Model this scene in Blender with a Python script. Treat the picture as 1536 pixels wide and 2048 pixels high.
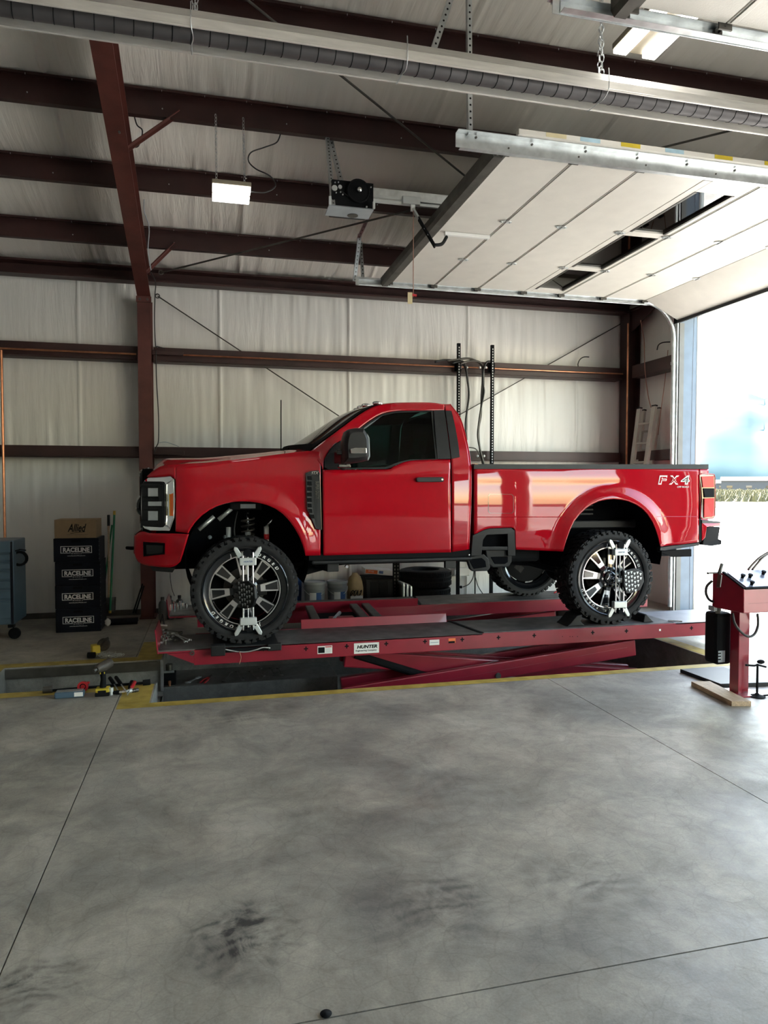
import bpy, bmesh, math, random
from mathutils import Vector, Matrix, Euler, noise
from math import sin, cos, pi, radians as R
random.seed(7)
for o in list(bpy.data.objects): bpy.data.objects.remove(o)
S = bpy.context.scene; COL = S.collection
# ------------------------------------------------------------------ camera
F = 1410.0; CAMH = 1.68; PITCH = math.atan(51/F); YAW = R(13.9)
cd = bpy.data.cameras.new('camera'); cam = bpy.data.objects.new('camera', cd); COL.objects.link(cam)
cam.location = (0, 0, CAMH); cam.rotation_euler = (pi/2-PITCH, 0, -YAW)
cd.sensor_fit = 'VERTICAL'; cd.sensor_height = 24; cd.lens = F*24/2048; cd.clip_end = 9000; cd.clip_start = .05
S.camera = cam
CR = Euler((pi/2-PITCH, 0, -YAW)).to_matrix(); CP = Vector((0, 0, CAMH))
def ray(px, py): return CR @ Vector(((px-768)/F, -(py-1024)/F, -1))
def onX(px, py, X): d = ray(px, py); return CP+d*(X/d.x)
def onY(px, py, Y): d = ray(px, py); return CP+d*(Y/d.y)
def onZ(px, py, Z=0): d = ray(px, py); return CP+d*((Z-CAMH)/d.z)
# ------------------------------------------------------------------ world, sun, exposure
W = bpy.data.worlds.new('world'); S.world = W; W.use_nodes = True
nt = W.node_tree; bg = nt.nodes['Background']
sky = nt.nodes.new('ShaderNodeTexSky'); sky.sky_type = 'NISHITA'; sky.sun_disc = False
sky.sun_elevation = R(38); sky.sun_rotation = R(10); sky.air_density = 1.3; sky.dust_density = .8; sky.ozone_density = 1.5
wm = nt.nodes.new('ShaderNodeMix'); wm.data_type = 'RGBA'; wm.blend_type = 'MULTIPLY'; wm.inputs[0].default_value = 1; wm.inputs[7].default_value = (1.0, .885, .745, 1)   # camera white balance for a skylit room
nt.links.new(sky.outputs[0], wm.inputs[6]); nt.links.new(wm.outputs[2], bg.inputs[0]); bg.inputs[1].default_value = .36
sd = bpy.data.lights.new('sun', 'SUN'); sd.energy = 9.5; sd.angle = R(.6); sd.color = (1, .95, .86)
sun = bpy.data.objects.new('sun', sd); COL.objects.link(sun); sun.location = (30, 40, 40)
sun.rotation_euler = Vector((-.02, -.78, -.62)).to_track_quat('-Z', 'Y').to_euler()
vs = S.view_settings; vs.view_transform = 'Standard'; vs.look = 'None'; vs.gamma = 1; vs.use_curve_mapping = False
vs.exposure = 2.85
# ------------------------------------------------------------------ materials
def M(name, col, rough=.5, metal=0., var=.12, scale=6., bump=0., bscale=60., coat=0., spec=.5, emit=0., trans=0., alpha=1., col2=None, stretch=None, emcol=None):
    m = bpy.data.materials.new(name); m.use_nodes = True; t = m.node_tree; b = t.nodes['Principled BSDF']; L = t.links.new
    g = t.nodes.new('ShaderNodeNewGeometry'); mp = t.nodes.new('ShaderNodeMapping'); L(g.outputs['Position'], mp.inputs[0])
    if stretch: mp.inputs['Scale'].default_value = stretch
    n = t.nodes.new('ShaderNodeTexNoise'); n.inputs['Scale'].default_value = scale; n.inputs['Detail'].default_value = 5; L(mp.outputs[0], n.inputs['Vector'])
    r = t.nodes.new('ShaderNodeValToRGB'); r.color_ramp.elements[0].position = .3; r.color_ramp.elements[1].position = .7
    c2 = col2 or tuple(min(1, c*(1+var)) for c in col)
    r.color_ramp.elements[0].color = (*[c*(1-var) for c in col], 1); r.color_ramp.elements[1].color = (*c2, 1)
    L(n.outputs[0], r.inputs[0]); L(r.outputs[0], b.inputs['Base Color'])
    b.inputs['Roughness'].default_value = rough; b.inputs['Metallic'].default_value = metal
    b.inputs['Coat Weight'].default_value = coat; b.inputs['Coat Roughness'].default_value = .03
    b.inputs['Specular IOR Level'].default_value = spec; b.inputs['Transmission Weight'].default_value = trans; b.inputs['Alpha'].default_value = alpha
    if emit: b.inputs['Emission Color'].default_value = (*(emcol or col), 1); b.inputs['Emission Strength'].default_value = emit
    if bump:
        n2 = t.nodes.new('ShaderNodeTexNoise'); n2.inputs['Scale'].default_value = bscale; n2.inputs['Detail'].default_value = 4; L(mp.outputs[0], n2.inputs['Vector'])
        bm = t.nodes.new('ShaderNodeBump'); bm.inputs['Strength'].default_value = bump; bm.inputs['Distance'].default_value = .01
        L(n2.outputs[0], bm.inputs['Height']); L(bm.outputs[0], b.inputs['Normal'])
    return m
def concrete(name, base, dark, light, rough, stains=()):
    m = bpy.data.materials.new(name); m.use_nodes = True; t = m.node_tree; b = t.nodes['Principled BSDF']; L = t.links.new; N = t.nodes.new
    g = N('ShaderNodeNewGeometry')
    def nz(sc, det=6, ro=.6, dist=0.):
        n = N('ShaderNodeTexNoise'); n.inputs['Scale'].default_value = sc; n.inputs['Detail'].default_value = det; n.inputs['Roughness'].default_value = ro
        n.inputs['Distortion'].default_value = dist; L(g.outputs['Position'], n.inputs['Vector']); return n.outputs[0]
    def ramp(src, a, c, p0, p1):
        r = N('ShaderNodeValToRGB'); r.color_ramp.elements[0].position = p0; r.color_ramp.elements[1].position = p1
        r.color_ramp.elements[0].color = (*a, 1); r.color_ramp.elements[1].color = (*c, 1); L(src, r.inputs[0]); return r.outputs[0]
    def mix(f, a, c, mode='MIX'):
        x = N('ShaderNodeMix'); x.data_type = 'RGBA'; x.blend_type = mode
        if isinstance(f, float): x.inputs[0].default_value = f
        else: L(f, x.inputs[0])
        L(a, x.inputs[6]); L(c, x.inputs[7]); return x.outputs[2]
    def mth(op, a, c):
        x = N('ShaderNodeMath'); x.operation = op
        for i, v in enumerate((a, c)):
            if isinstance(v, (int, float)): x.inputs[i].default_value = v
            else: L(v, x.inputs[i])
        return x.outputs[0]
    c = ramp(nz(.75, 8, .62, .5), dark, base, .36, .56)
    c2 = ramp(nz(2.3, 8, .7, .8), (.62,.615,.61), (1.1,1.1,1.08), .33, .66); c = mix(1.0, c, c2, 'MULTIPLY')
    c3 = ramp(nz(14, 9, .75), (.84,.84,.84), (1.1,1.1,1.1), .3, .7); c = mix(1.0, c, c3, 'MULTIPLY')
    c4 = ramp(nz(110, 4, .7), (.88,.88,.88), (1.07,1.07,1.07), .35, .65); c = mix(1.0, c, c4, 'MULTIPLY')
    lt = N('ShaderNodeRGB'); lt.outputs[0].default_value = (*light, 1)
    c = mix(ramp(nz(1.2, 7, .7, 1.2), (0,0,0), (.6,.6,.6), .55, .75), c, lt.outputs[0])
    dk = N('ShaderNodeRGB'); dk.outputs[0].default_value = (.035, .034, .032, 1)
    for (sx, sy, rx, ry, am, ns) in stains:
        vm = N('ShaderNodeVectorMath'); vm.operation = 'SUBTRACT'; L(g.outputs['Position'], vm.inputs[0]); vm.inputs[1].default_value = (sx, sy, 0)
        vs_ = N('ShaderNodeVectorMath'); vs_.operation = 'MULTIPLY'; L(vm.outputs[0], vs_.inputs[0]); vs_.inputs[1].default_value = (1/rx, 1/ry, 0)
        ln = N('ShaderNodeVectorMath'); ln.operation = 'LENGTH'; L(vs_.outputs[0], ln.inputs[0])
        e = mth('SUBTRACT', 1.0, ln.outputs['Value']); e = mth('MULTIPLY', e, 1.6)
        wv = N('ShaderNodeTexWave'); wv.wave_type = 'RINGS'; wv.inputs['Scale'].default_value = 1.1; wv.inputs['Distortion'].default_value = 16; wv.inputs['Detail'].default_value = 4
        L(vs_.outputs[0], wv.inputs['Vector'])
        e = mth('MULTIPLY', e, ramp(nz(ns, 7, .7, 1.0), (0,0,0), (1,1,1), .38, .62)); e = mth('MULTIPLY', e, mth('ADD', mth('MULTIPLY', wv.outputs[1], .5), .4))
        cl = N('ShaderNodeClamp'); L(mth('MULTIPLY', e, am), cl.inputs[0]); c = mix(cl.outputs[0], c, dk.outputs[0])
    # hairline cracks
    vo = N('ShaderNodeTexVoronoi'); vo.feature = 'DISTANCE_TO_EDGE'; vo.inputs['Scale'].default_value = 9
    dn = N('ShaderNodeTexNoise'); dn.inputs['Scale'].default_value = 3; L(g.outputs['Position'], dn.inputs['Vector'])
    mx = mix(.15, g.outputs['Position'], dn.outputs[1]); L(mx, vo.inputs['Vector'])
    ck = ramp(vo.outputs[0], (.86,.86,.86), (1,1,1), 0, .03); c = mix(1.0, c, ck, 'MULTIPLY')
    L(c, b.inputs['Base Color'])
    rr = N('ShaderNodeMapRange'); L(nz(1.7, 7, .65, .6), rr.inputs[0]); rr.inputs[1].default_value = .3; rr.inputs[2].default_value = .7
    rr.inputs[3].default_value = rough-.12; rr.inputs[4].default_value = rough+.16; L(rr.outputs[0], b.inputs['Roughness'])
    bm = N('ShaderNodeBump'); bm.inputs['Strength'].default_value = .12; bm.inputs['Distance'].default_value = .01; L(nz(45, 8, .7), bm.inputs['Height']); L(bm.outputs[0], b.inputs['Normal'])
    return m
def vinyl(name, col, axis, rough=.38, lo=.04, hi=.42, fq=7.):
    # white insulation facing with stretched creases along one axis
    m = bpy.data.materials.new(name); m.use_nodes = True; t = m.node_tree; b = t.nodes['Principled BSDF']; L = t.links.new; N = t.nodes.new
    g = N('ShaderNodeNewGeometry'); hs = []
    for sc, w in ((1., 1.), (2.6, .6)):
        mp = N('ShaderNodeMapping'); L(g.outputs['Position'], mp.inputs[0])
        s = [fq*sc, fq*sc, fq*sc]; s[axis] = .75*sc
        if axis == 1: s[2] = .5
        if axis == 2: s[1] = 3
        mp.inputs['Scale'].default_value = s
        n = N('ShaderNodeTexNoise'); n.inputs['Scale'].default_value = 1; n.inputs['Detail'].default_value = 3; n.inputs['Roughness'].default_value = .55; n.inputs['Distortion'].default_value = .7
        L(mp.outputs[0], n.inputs['Vector']); q = N('ShaderNodeMath'); q.operation = 'MULTIPLY'; q.inputs[1].default_value = w; L(n.outputs[0], q.inputs[0]); hs.append(q.outputs[0])
    ad = N('ShaderNodeMath'); L(hs[0], ad.inputs[0]); L(hs[1], ad.inputs[1])
    n3 = N('ShaderNodeTexNoise'); n3.inputs['Scale'].default_value = .55; n3.inputs['Detail'].default_value = 3; L(g.outputs['Position'], n3.inputs['Vector'])
    ms = N('ShaderNodeMapRange'); L(n3.outputs[0], ms.inputs[0]); ms.inputs[1].default_value = .35; ms.inputs[2].default_value = .65; ms.inputs[3].default_value = lo; ms.inputs[4].default_value = hi
    bm = N('ShaderNodeBump'); bm.inputs['Distance'].default_value = .03; L(ms.outputs[0], bm.inputs['Strength']); L(ad.outputs[0], bm.inputs['Height']); L(bm.outputs[0], b.inputs['Normal'])
    r = N('ShaderNodeValToRGB'); r.color_ramp.elements[0].color = (*[c*.9 for c in col], 1); r.color_ramp.elements[1].color = (*col, 1); r.color_ramp.elements[0].position = .3; r.color_ramp.elements[1].position = .6
    L(n3.outputs[0], r.inputs[0]); L(r.outputs[0], b.inputs['Base Color']); b.inputs['Roughness'].default_value = rough; b.inputs['Specular IOR Level'].default_value = .45
    return m
def glassmat(name, tint, dens, ior=1.45):
    m = bpy.data.materials.new(name); m.use_nodes = True; t = m.node_tree; L = t.links.new; N = t.nodes.new
    out = t.nodes['Material Output']; t.nodes.remove(t.nodes['Principled BSDF'])
    tr = N('ShaderNodeBsdfTransparent'); gl = N('ShaderNodeBsdfGlossy'); gl.inputs['Roughness'].default_value = .02
    fr = N('ShaderNodeFresnel'); fr.inputs[0].default_value = ior; mx = N('ShaderNodeMixShader')
    g = N('ShaderNodeNewGeometry'); n = N('ShaderNodeTexNoise'); n.inputs['Scale'].default_value = 2; L(g.outputs['Position'], n.inputs['Vector'])
    rp = N('ShaderNodeValToRGB'); rp.color_ramp.elements[0].color = (*[c*dens for c in tint], 1); rp.color_ramp.elements[1].color = (*[c*dens*1.08 for c in tint], 1)
    L(n.outputs[0], rp.inputs[0]); L(rp.outputs[0], tr.inputs[0]); L(fr.outputs[0], mx.inputs[0]); L(tr.outputs[0], mx.inputs[1]); L(gl.outputs[0], mx.inputs[2]); L(mx.outputs[0], out.inputs[0])
    return m
_st = [onZ(a, b, 0) for a, b in ((490, 1870), (860, 1810), (60, 1975), (500, 1430), (760, 1590), (1180, 1760), (60, 1550))]
mat = dict(
 concrete=concrete('sealed_concrete', (.42,.385,.325), (.245,.232,.21), (.50,.465,.40), .47,
   [(_st[0].x, _st[0].y, .26, .30, 1.5, 5), (_st[1].x, _st[1].y, .42, .34, .9, 4), (_st[2].x, _st[2].y, .24, .2, 1.2, 4), (_st[3].x, _st[3].y, .5, .35, .8, 2.5), (_st[4].x, _st[4].y, 1.5, .8, .45, 1.6), (_st[5].x, _st[5].y, .5, .4, .6, 4), (_st[6].x, _st[6].y, .5, .8, .5, 2)]),
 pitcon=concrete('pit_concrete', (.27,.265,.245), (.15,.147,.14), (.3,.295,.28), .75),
 joint=M('joint_filler', (.05,.045,.04), .9),
 apron=concrete('apron_concrete', (.5,.48,.45), (.42,.41,.38), (.55,.53,.5), .8),
 yellow=M('worn_yellow_paint', (.42,.30,.045), .55, var=.3, scale=9, col2=(.5,.37,.08)),
 wallv=vinyl('wall_vinyl', (.76,.75,.715), 2), roofv=vinyl('roof_vinyl', (.88,.845,.785), 1, .5, .1, .55, 8.),
 maroon=M('red_oxide_primer', (.036,.0125,.011), .5, var=.3, scale=3, bump=.05),
 frame=M('frame_red_primer', (.095,.026,.020), .5, var=.25, scale=5, bump=.08),
 galv=M('galvanised_steel', (.62,.65,.66), .34, .85, var=.18, scale=12), darksteel=M('dark_steel', (.10,.095,.085), .45, .7, var=.3),
 chrome=M('chrome', (.85,.86,.87), .08, 1, var=.04), alu=M('machined_aluminium', (.8,.81,.82), .22, 1, var=.06), satin=M('satin_aluminium', (.62,.66,.67), .4, .55, var=.08),
 black=M('black_plastic', (.010,.011,.0125), .5, var=.3, bump=.05, bscale=300, spec=.35), gblack=M('gloss_black', (.006,.007,.009), .12, coat=.6), flat=M('matt_black', (.004,.0045,.0055), .85, spec=.2),
 rubber=M('tyre_rubber', (.009,.0095,.011), .65, spec=.35, var=.35, scale=20, bump=.15, bscale=150),
 red=M('red_clearcoat', (.38,.0009,.009), .45, .0, var=.03, coat=1., spec=.02),
 tailp=M('sky_sheen_tail_plate', (.26,.25,.27), .38, var=.15, bump=.1, bscale=120), liftred=M('lift_red_enamel', (.25,.008,.024), .33, var=.15, scale=4, coat=.35), deck=M('anti_slip_deck', (.095,.085,.082), .5, var=.5, scale=8, bump=.35, bscale=220),  # tail plate grey is lightened to stand in for the sky's reflection
 white=M('white_paint', (.78,.78,.76), .5, var=.05), doorw=M('white_door_skin', (.66,.635,.585), .42, var=.04, bump=.12, bscale=160),
 glass=glassmat('clear_pane', (.85,.92,.92), .5), tint=glassmat('tinted_glass', (.5,.8,.78), .40, 1.28), shield=glassmat('windscreen_glass', (.9,.97,.95), .5),
 led=M('led_diffuser', (1,.98,.93), .4, emit=2.6, emcol=(1,.97,.9), var=0.), lampbody=M('lamp_body', (.22,.19,.14), .5),
 copper=M('copper_pipe', (.55,.24,.13), .35, .9, var=.25, scale=9), heater=M('polished_reflector', (.74,.72,.68), .38, .45, var=.1, stretch=(1,6,6)), tube=M('heater_tube', (.11,.105,.11), .55, .6, var=.2, scale=4),
 bluebox=M('blue_enamel', (.065,.115,.165), .38, var=.12, scale=5, coat=.2), navy=M('black_box_print', (.0045,.006,.012), .55, var=.3, spec=.2), cardb=M('cardboard', (.32,.22,.12), .8, var=.1, scale=12),
 green=M('green_handle', (.01,.17,.07), .4), yhandle=M('yellow_handle', (.55,.36,.05), .5), wood=M('timber', (.42,.30,.19), .7, var=.25, scale=5, stretch=(14,2,14)),
 bucket=M('grey_bucket_plastic', (.22,.24,.25), .45), paper=M('paper_label', (.75,.75,.72), .6, var=.03), bluelab=M('blue_label', (.03,.09,.25), .5), tan=M('tan_bag', (.36,.27,.14), .6, var=.2),
 orange=M('orange_label', (.75,.16,.04), .5), amber=M('amber_reflector', (.55,.09,.01), .2, coat=.6), taillight=M('red_lens', (.50,.002,.006), .35, coat=.15, spec=.2), darklens=M('dark_lens', (.03,.012,.012), .12, coat=1.),
 grey=M('grey_metal_trim', (.36,.40,.43), .45, .1), bluetrim=M('jamb_metal', (.085,.12,.17), .5, 0, var=.1), glassg=M('lamp_lens', (.55,.58,.6), .08, coat=1., metal=.5),
 cord=M('black_cord', (.02,.02,.02), .5), redplastic=M('red_plastic', (.45,.02,.025), .4), ytool=M('yellow_tool', (.55,.42,.03), .45), bottle=M('grey_bottle', (.13,.135,.13), .5),
 inner=M('wheelhouse_liner', (.004,.0045,.006), .85, spec=.05), frost=M('panel_film', (.19,.21,.29), .3, var=.05, coat=.3), mesh=M('black_grip', (.01,.01,.012), .6),
 grass=M('dry_grass', (.030,.0235,.0085), .9, var=.25, scale=.35), hill=M('haze_tinted_mountain', (.052,.092,.098), .95, var=.12, scale=.004), farwall=M('far_building_wall', (.06,.06,.065), .8), farroof=M('far_building_roof', (.035,.028,.045), .8), bush=M('scrub', (.075,.062,.022), .9, var=.4, scale=2),  # distance haze is put into the mountain's pale blue base colour
 ladder=M('ladder_fibreglass', (.42,.41,.36), .5, var=.1), tread=M('wet_mat', (.35,.5,.58), .35, var=.3), crate=M('silver_crate', (.55,.55,.53), .4, .5), drab=M('drab_tool_body', (.045,.037,.028), .6, var=.3, scale=30), postg=M('dull_post', (.11,.11,.105), .6), tagc=M('tag_card', (.6,.52,.32), .7), cordr=M('pull_cord', (.35,.17,.12), .7))
# ------------------------------------------------------------------ mesh helpers
class MB:
    def __init__(s): s.v = []; s.f = []
    def add(s, vs, fs):
        n = len(s.v); s.v += [Vector(v) for v in vs]; s.f += [tuple(i+n for i in f) for f in fs]; return s
    def box(s, a, b, m=None):
        (x0,y0,z0), (x1,y1,z1) = a, b
        vs = [Vector(p) for p in ((x0,y0,z0),(x1,y0,z0),(x1,y1,z0),(x0,y1,z0),(x0,y0,z1),(x1,y0,z1),(x1,y1,z1),(x0,y1,z1))]
        if m: vs = [m @ v for v in vs]
        return s.add(vs, [(0,3,2,1),(4,5,6,7),(0,1,5,4),(1,2,6,5),(2,3,7,6),(3,0,4,7)])
    def cbox(s, c, d, m=None):
        c = Vector(c); h = Vector(d)/2; q = Matrix.Translation(c) @ (m or Matrix()); return s.box(-h, h, q)
    def bar(s, p, q, w, h, up=(0,0,1)):
        p, q = Vector(p), Vector(q); d = (q-p); l = d.length
        if l < 1e-6: return s
        d /= l; u = Vector(up); x = d.cross(u)
        if x.length < 1e-4: x = d.cross(Vector((1,0,0)))
        x.normalize(); u = x.cross(d)
        vs = [o+x*a*w/2+u*b*h/2 for o in (p, q) for a, b in ((-1,-1),(1,-1),(1,1),(-1,1))]
        return s.add(vs, [(0,1,2,3),(7,6,5,4),(0,4,5,1),(1,5,6,2),(2,6,7,3),(3,7,4,0)])
    def tube(s, pts, r, n=8, cap=True):
        pts = [Vector(p) for p in pts]; rs = r if isinstance(r, (list, tuple)) else [r]*len(pts)
        rings = []; pu = None
        for i, p in enumerate(pts):
            d = (pts[min(i+1, len(pts)-1)]-pts[max(i-1, 0)]).normalized()
            if pu is None: pu = d.orthogonal().normalized()
            pu = (pu-d*pu.dot(d)).normalized(); w = d.cross(pu)
            rings.append([p+(pu*cos(2*pi*k/n)+w*sin(2*pi*k/n))*rs[i] for k in range(n)])
        vs = [v for rg in rings for v in rg]; fs = []
        for i in range(len(pts)-1):
            for k in range(n): a = i*n+k; b = i*n+(k+1) % n; fs.append((a, b, b+n, a+n))
        if cap: fs += [tuple(range(n))[::-1], tuple(range((len(pts)-1)*n, len(pts)*n))]
        return s.add(vs, fs)
    def cyl(s, p, q, r, n=16, r2=None): return s.tube([p, q], [r, r if r2 is None else r2], n)
    def lathe(s, prof, c=(0,0,0), axis='Z', n=32, closed=False):
        vs = []; fs = []
        for (r, h) in prof:
            for k in range(n):
                a = 2*pi*k/n; x, y = r*cos(a), r*sin(a)
                vs.append(Vector(c)+Vector({'Z': (x,y,h), 'Y': (x,h,y), 'X': (h,x,y)}[axis]))
        m = len(prof)
        for i in range(m if closed else m-1):
            for k in range(n):
                a = i*n+k; b = i*n+(k+1) % n; j = ((i+1) % m)*n
                f = (a, b, j+(k+1) % n, j+k); fs.append(f if axis != 'Y' else f[::-1])
        return s.add(vs, fs)
    def prism(s, poly, d0, d1, axis='Y'):
        # poly in the other two coordinates
        def P(a, b, h): return {'Y': (a,h,b), 'X': (h,a,b), 'Z': (a,b,h)}[axis]
        n = len(poly); vs = [P(a, b, d0) for a, b in poly]+[P(a, b, d1) for a, b in poly]
        fs = [tuple(range(n)), tuple(range(2*n-1, n-1, -1))]+[(i, i+n, (i+1) % n+n, (i+1) % n) for i in range(n)]
        return s.add(vs, fs)
    def grid(s, fn, nu, nv):
        vs = [fn(i/nu, j/nv) for i in range(nu+1) for j in range(nv+1)]
        return s.add(vs, [(i*(nv+1)+j, (i+1)*(nv+1)+j, (i+1)*(nv+1)+j+1, i*(nv+1)+j+1) for i in range(nu) for j in range(nv)])
    def sphere(s, c, r, n=12, m=8, sc=(1,1,1)):
        c = Vector(c); return s.grid(lambda u, v: c+Vector((r*sc[0]*sin(pi*v)*cos(2*pi*u), r*sc[1]*sin(pi*v)*sin(2*pi*u), -r*sc[2]*cos(pi*v))), n, m)
    def xf(s, m): s.v = [m @ v for v in s.v]; return s
    def build(s, name, m, parent=None, smooth=None, bevel=0, weld=False, solid=0, fixn=True):
        me = bpy.data.meshes.new(name); off = wloc(parent) if parent else Vector()
        me.from_pydata([v-off for v in s.v], [], s.f)
        bm = bmesh.new(); bm.from_mesh(me)
        if weld: bmesh.ops.remove_doubles(bm, verts=bm.verts, dist=1e-4)
        if fixn: bmesh.ops.recalc_face_normals(bm, faces=bm.faces)
        bm.to_mesh(me); bm.free()
        return finish(name, me, m, parent, smooth, bevel, solid)
def wloc(o):
    v = Vector()
    while o: v += o.location; o = o.parent
    return v
def finish(name, me, m, parent=None, smooth=None, bevel=0, solid=0):
    me.materials.append(mat[m] if isinstance(m, str) else m)
    o = bpy.data.objects.new(name, me); COL.objects.link(o); o.parent = parent
    if solid: q = o.modifiers.new('solid', 'SOLIDIFY'); q.thickness = abs(solid); q.offset = -1 if solid > 0 else 1
    if bevel: q = o.modifiers.new('bevel', 'BEVEL'); q.width = bevel; q.segments = 2; q.limit_method = 'ANGLE'
    if smooth:
        for p in me.polygons: p.use_smooth = True
        if smooth is not True: 
            try: me.set_sharp_from_angle(angle=R(smooth))
            except Exception: pass
    return o
def tag(o, label, cat, group=None):
    o['label'] = label; o['category'] = cat
    if group: o['group'] = group
    return o
def struct(o): o['kind'] = 'structure'; return o
def thing(name, label, cat, loc=(0,0,0), group=None):
    o = bpy.data.objects.new(name, None); COL.objects.link(o); o.location = loc; o.empty_display_size = .1
    return tag(o, label, cat, group)
def copy_tree(o, loc=None, parent=None, rot=None):
    c = o.copy(); COL.objects.link(c); c.parent = parent
    if loc is not None: c.location = loc
    if rot is not None: c.rotation_euler = rot
    for ch in o.children: copy_tree(ch, None, c)
    return c
def textmb(txt, size, depth=.001, shear=0, bold=0., space=1., align='CENTER'):
    cu = bpy.data.curves.new('t', 'FONT'); cu.body = txt; cu.size = size; cu.extrude = depth; cu.shear = shear; cu.offset = bold; cu.space_character = space
    cu.align_x = align; cu.align_y = 'CENTER'; cu.resolution_u = 3
    o = bpy.data.objects.new('t', cu); COL.objects.link(o); bpy.context.view_layer.update()
    me = bpy.data.meshes.new_from_object(o); b = MB(); b.v = [v.co.copy() for v in me.vertices]; b.f = [tuple(p.vertices) for p in me.polygons]
    bpy.data.objects.remove(o); bpy.data.curves.remove(cu); bpy.data.meshes.remove(me); return b
FACEY = Matrix(((1,0,0,0),(0,0,-1,0),(0,1,0,0),(0,0,0,1)))   # text plane XY -> XZ facing -Y
def put_text(name, txt, size, at, m, parent, depth=.001, w=None, **k):
    b = textmb(txt, size, depth, **k)
    if w:
        xs = [v.x for v in b.v]; s_ = w/(max(xs)-min(xs)); b.xf(Matrix.Diagonal((s_, 1, 1, 1)))
    return b.xf(Matrix.Translation(at) @ FACEY).build(name, m, parent, fixn=False)
def lerp(a, b, t): return a+(b-a)*t
def resample(pts, n):
    pts = [Vector(p) for p in pts]; d = [0]
    for a, b in zip(pts, pts[1:]): d.append(d[-1]+(b-a).length)
    out = []
    for i in range(n+1):
        t = d[-1]*i/n; k = 0
        while k < len(d)-2 and d[k+1] < t: k += 1
        u = (t-d[k])/max(1e-9, d[k+1]-d[k]); out.append(pts[k].lerp(pts[k+1], u))
    return out
def smoothpts(pts, n=6):
    pts = [Vector(p) for p in pts]; out = []
    for i in range(len(pts)-1):
        p0 = pts[max(i-1,0)]; p1 = pts[i]; p2 = pts[i+1]; p3 = pts[min(i+2, len(pts)-1)]
        for k in range(n):
            t = k/n; out.append(.5*((2*p1)+(p2-p0)*t+(2*p0-5*p1+4*p2-p3)*t*t+(3*p1-p0-3*p2+p3)*t**3))
    return out+[pts[-1]]
# ================================================================== BUILDING
YW = 9.74; XR = 6.30; XL = -11.0; YF = -14.0; SL = .25
def zp(Y): return 4.28+SL*(9.6-Y) if Y > -2 else 4.28+SL*(9.6+4+Y)       # underside of the purlins
# ---- floor: slabs between saw-cut joints, pit and trench left open
JX = [XL-.3, -4.3, -.715, 2.86, 6.42]; JY = [YF-.3, -9.0, -4.8, -1.2, 2.15, 5.0, YW+.3]
PIT = [(-.46, 4.76, 5.70, 7.85), (1.3, 4.76, 7.85, 9.0), (-1.85, -.46, 6.25, 7.12)]
def inpit(x, y): return any(a < x < b and c < y < d for a, b, c, d in PIT)
cx = sorted(set(JX+[p[i] for p in PIT for i in (0, 1)])); cy = sorted(set([j for j in JY if j != 5.0]+[p[i] for p in PIT for i in (2, 3)]))
JY2 = [j for j in JY if j != 5.0]
b = MB()
for x0, x1 in zip(cx, cx[1:]):
    for y0, y1 in zip(cy, cy[1:]):
        if not inpit((x0+x1)/2, (y0+y1)/2): b.box((x0, y0, -.2), (x1, y1, -.012))
floor = struct(b.build('floor', 'joint'))
for i in range(len(JX)-1):
    for j in range(len(JY2)-1):
        b = MB(); g = .003
        for x0, x1 in zip(cx, cx[1:]):
            for y0, y1 in zip(cy, cy[1:]):
                mx, my = (x0+x1)/2, (y0+y1)/2
                if JX[i] < mx < JX[i+1] and JY2[j] < my < JY2[j+1] and not inpit(mx, my):
                    X0 = x0+g*(x0 in JX); X1 = x1-g*(x1 in JX); Y0 = y0+g*(y0 in JY2); Y1 = y1-g*(y1 in JY2)
                    b.add([(X0,Y0,0),(X1,Y0,0),(X1,Y1,0),(X0,Y1,0)], [(0,1,2,3)])
                    b.add([(X0,Y0,0),(X1,Y0,0),(X1,Y0,-.02),(X0,Y0,-.02)], [(0,3,2,1)]); b.add([(X0,Y1,0),(X1,Y1,0),(X1,Y1,-.02),(X0,Y1,-.02)], [(0,1,2,3)])
                    b.add([(X0,Y0,0),(X0,Y1,0),(X0,Y1,-.02),(X0,Y0,-.02)], [(0,1,2,3)]); b.add([(X1,Y0,0),(X1,Y1,0),(X1,Y1,-.02),(X1,Y0,-.02)], [(0,3,2,1)])
        if b.v: b.build('slab', 'concrete', floor, fixn=False)
# pit lining
def lining(name, x0, x1, y0, y1, z, skip=''):
    b = MB(); b.add([(x0,y0,z),(x1,y0,z),(x1,y1,z),(x0,y1,z)], [(0,1,2,3)])
    if 'n' not in skip: b.add([(x0,y0,z),(x1,y0,z),(x1,y0,-.001),(x0,y0,-.001)], [(3,2,1,0)])
    if 'f' not in skip: b.add([(x0,y1,z),(x1,y1,z),(x1,y1,-.001),(x0,y1,-.001)], [(0,1,2,3)])
    if 'l' not in skip: b.add([(x0,y0,z),(x0,y1,z),(x0,y1,-.001),(x0,y0,-.001)], [(0,1,2,3)])
    if 'r' not in skip: b.add([(x1,y0,z),(x1,y1,z),(x1,y1,-.001),(x1,y0,-.001)], [(3,2,1,0)])
    return b.build(name, 'pitcon', floor, fixn=False)
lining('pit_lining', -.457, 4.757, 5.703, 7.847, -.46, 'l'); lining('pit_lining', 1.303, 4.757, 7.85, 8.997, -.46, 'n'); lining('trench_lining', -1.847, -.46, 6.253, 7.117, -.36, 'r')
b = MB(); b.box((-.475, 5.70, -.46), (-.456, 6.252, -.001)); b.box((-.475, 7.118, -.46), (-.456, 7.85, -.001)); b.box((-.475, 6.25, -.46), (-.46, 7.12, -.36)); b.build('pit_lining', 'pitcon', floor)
MB().box((-.46, 7.20, -.46), (1.29, 7.848, -.30)).build('pit_ledge', 'pitcon', floor, bevel=.01)
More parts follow.
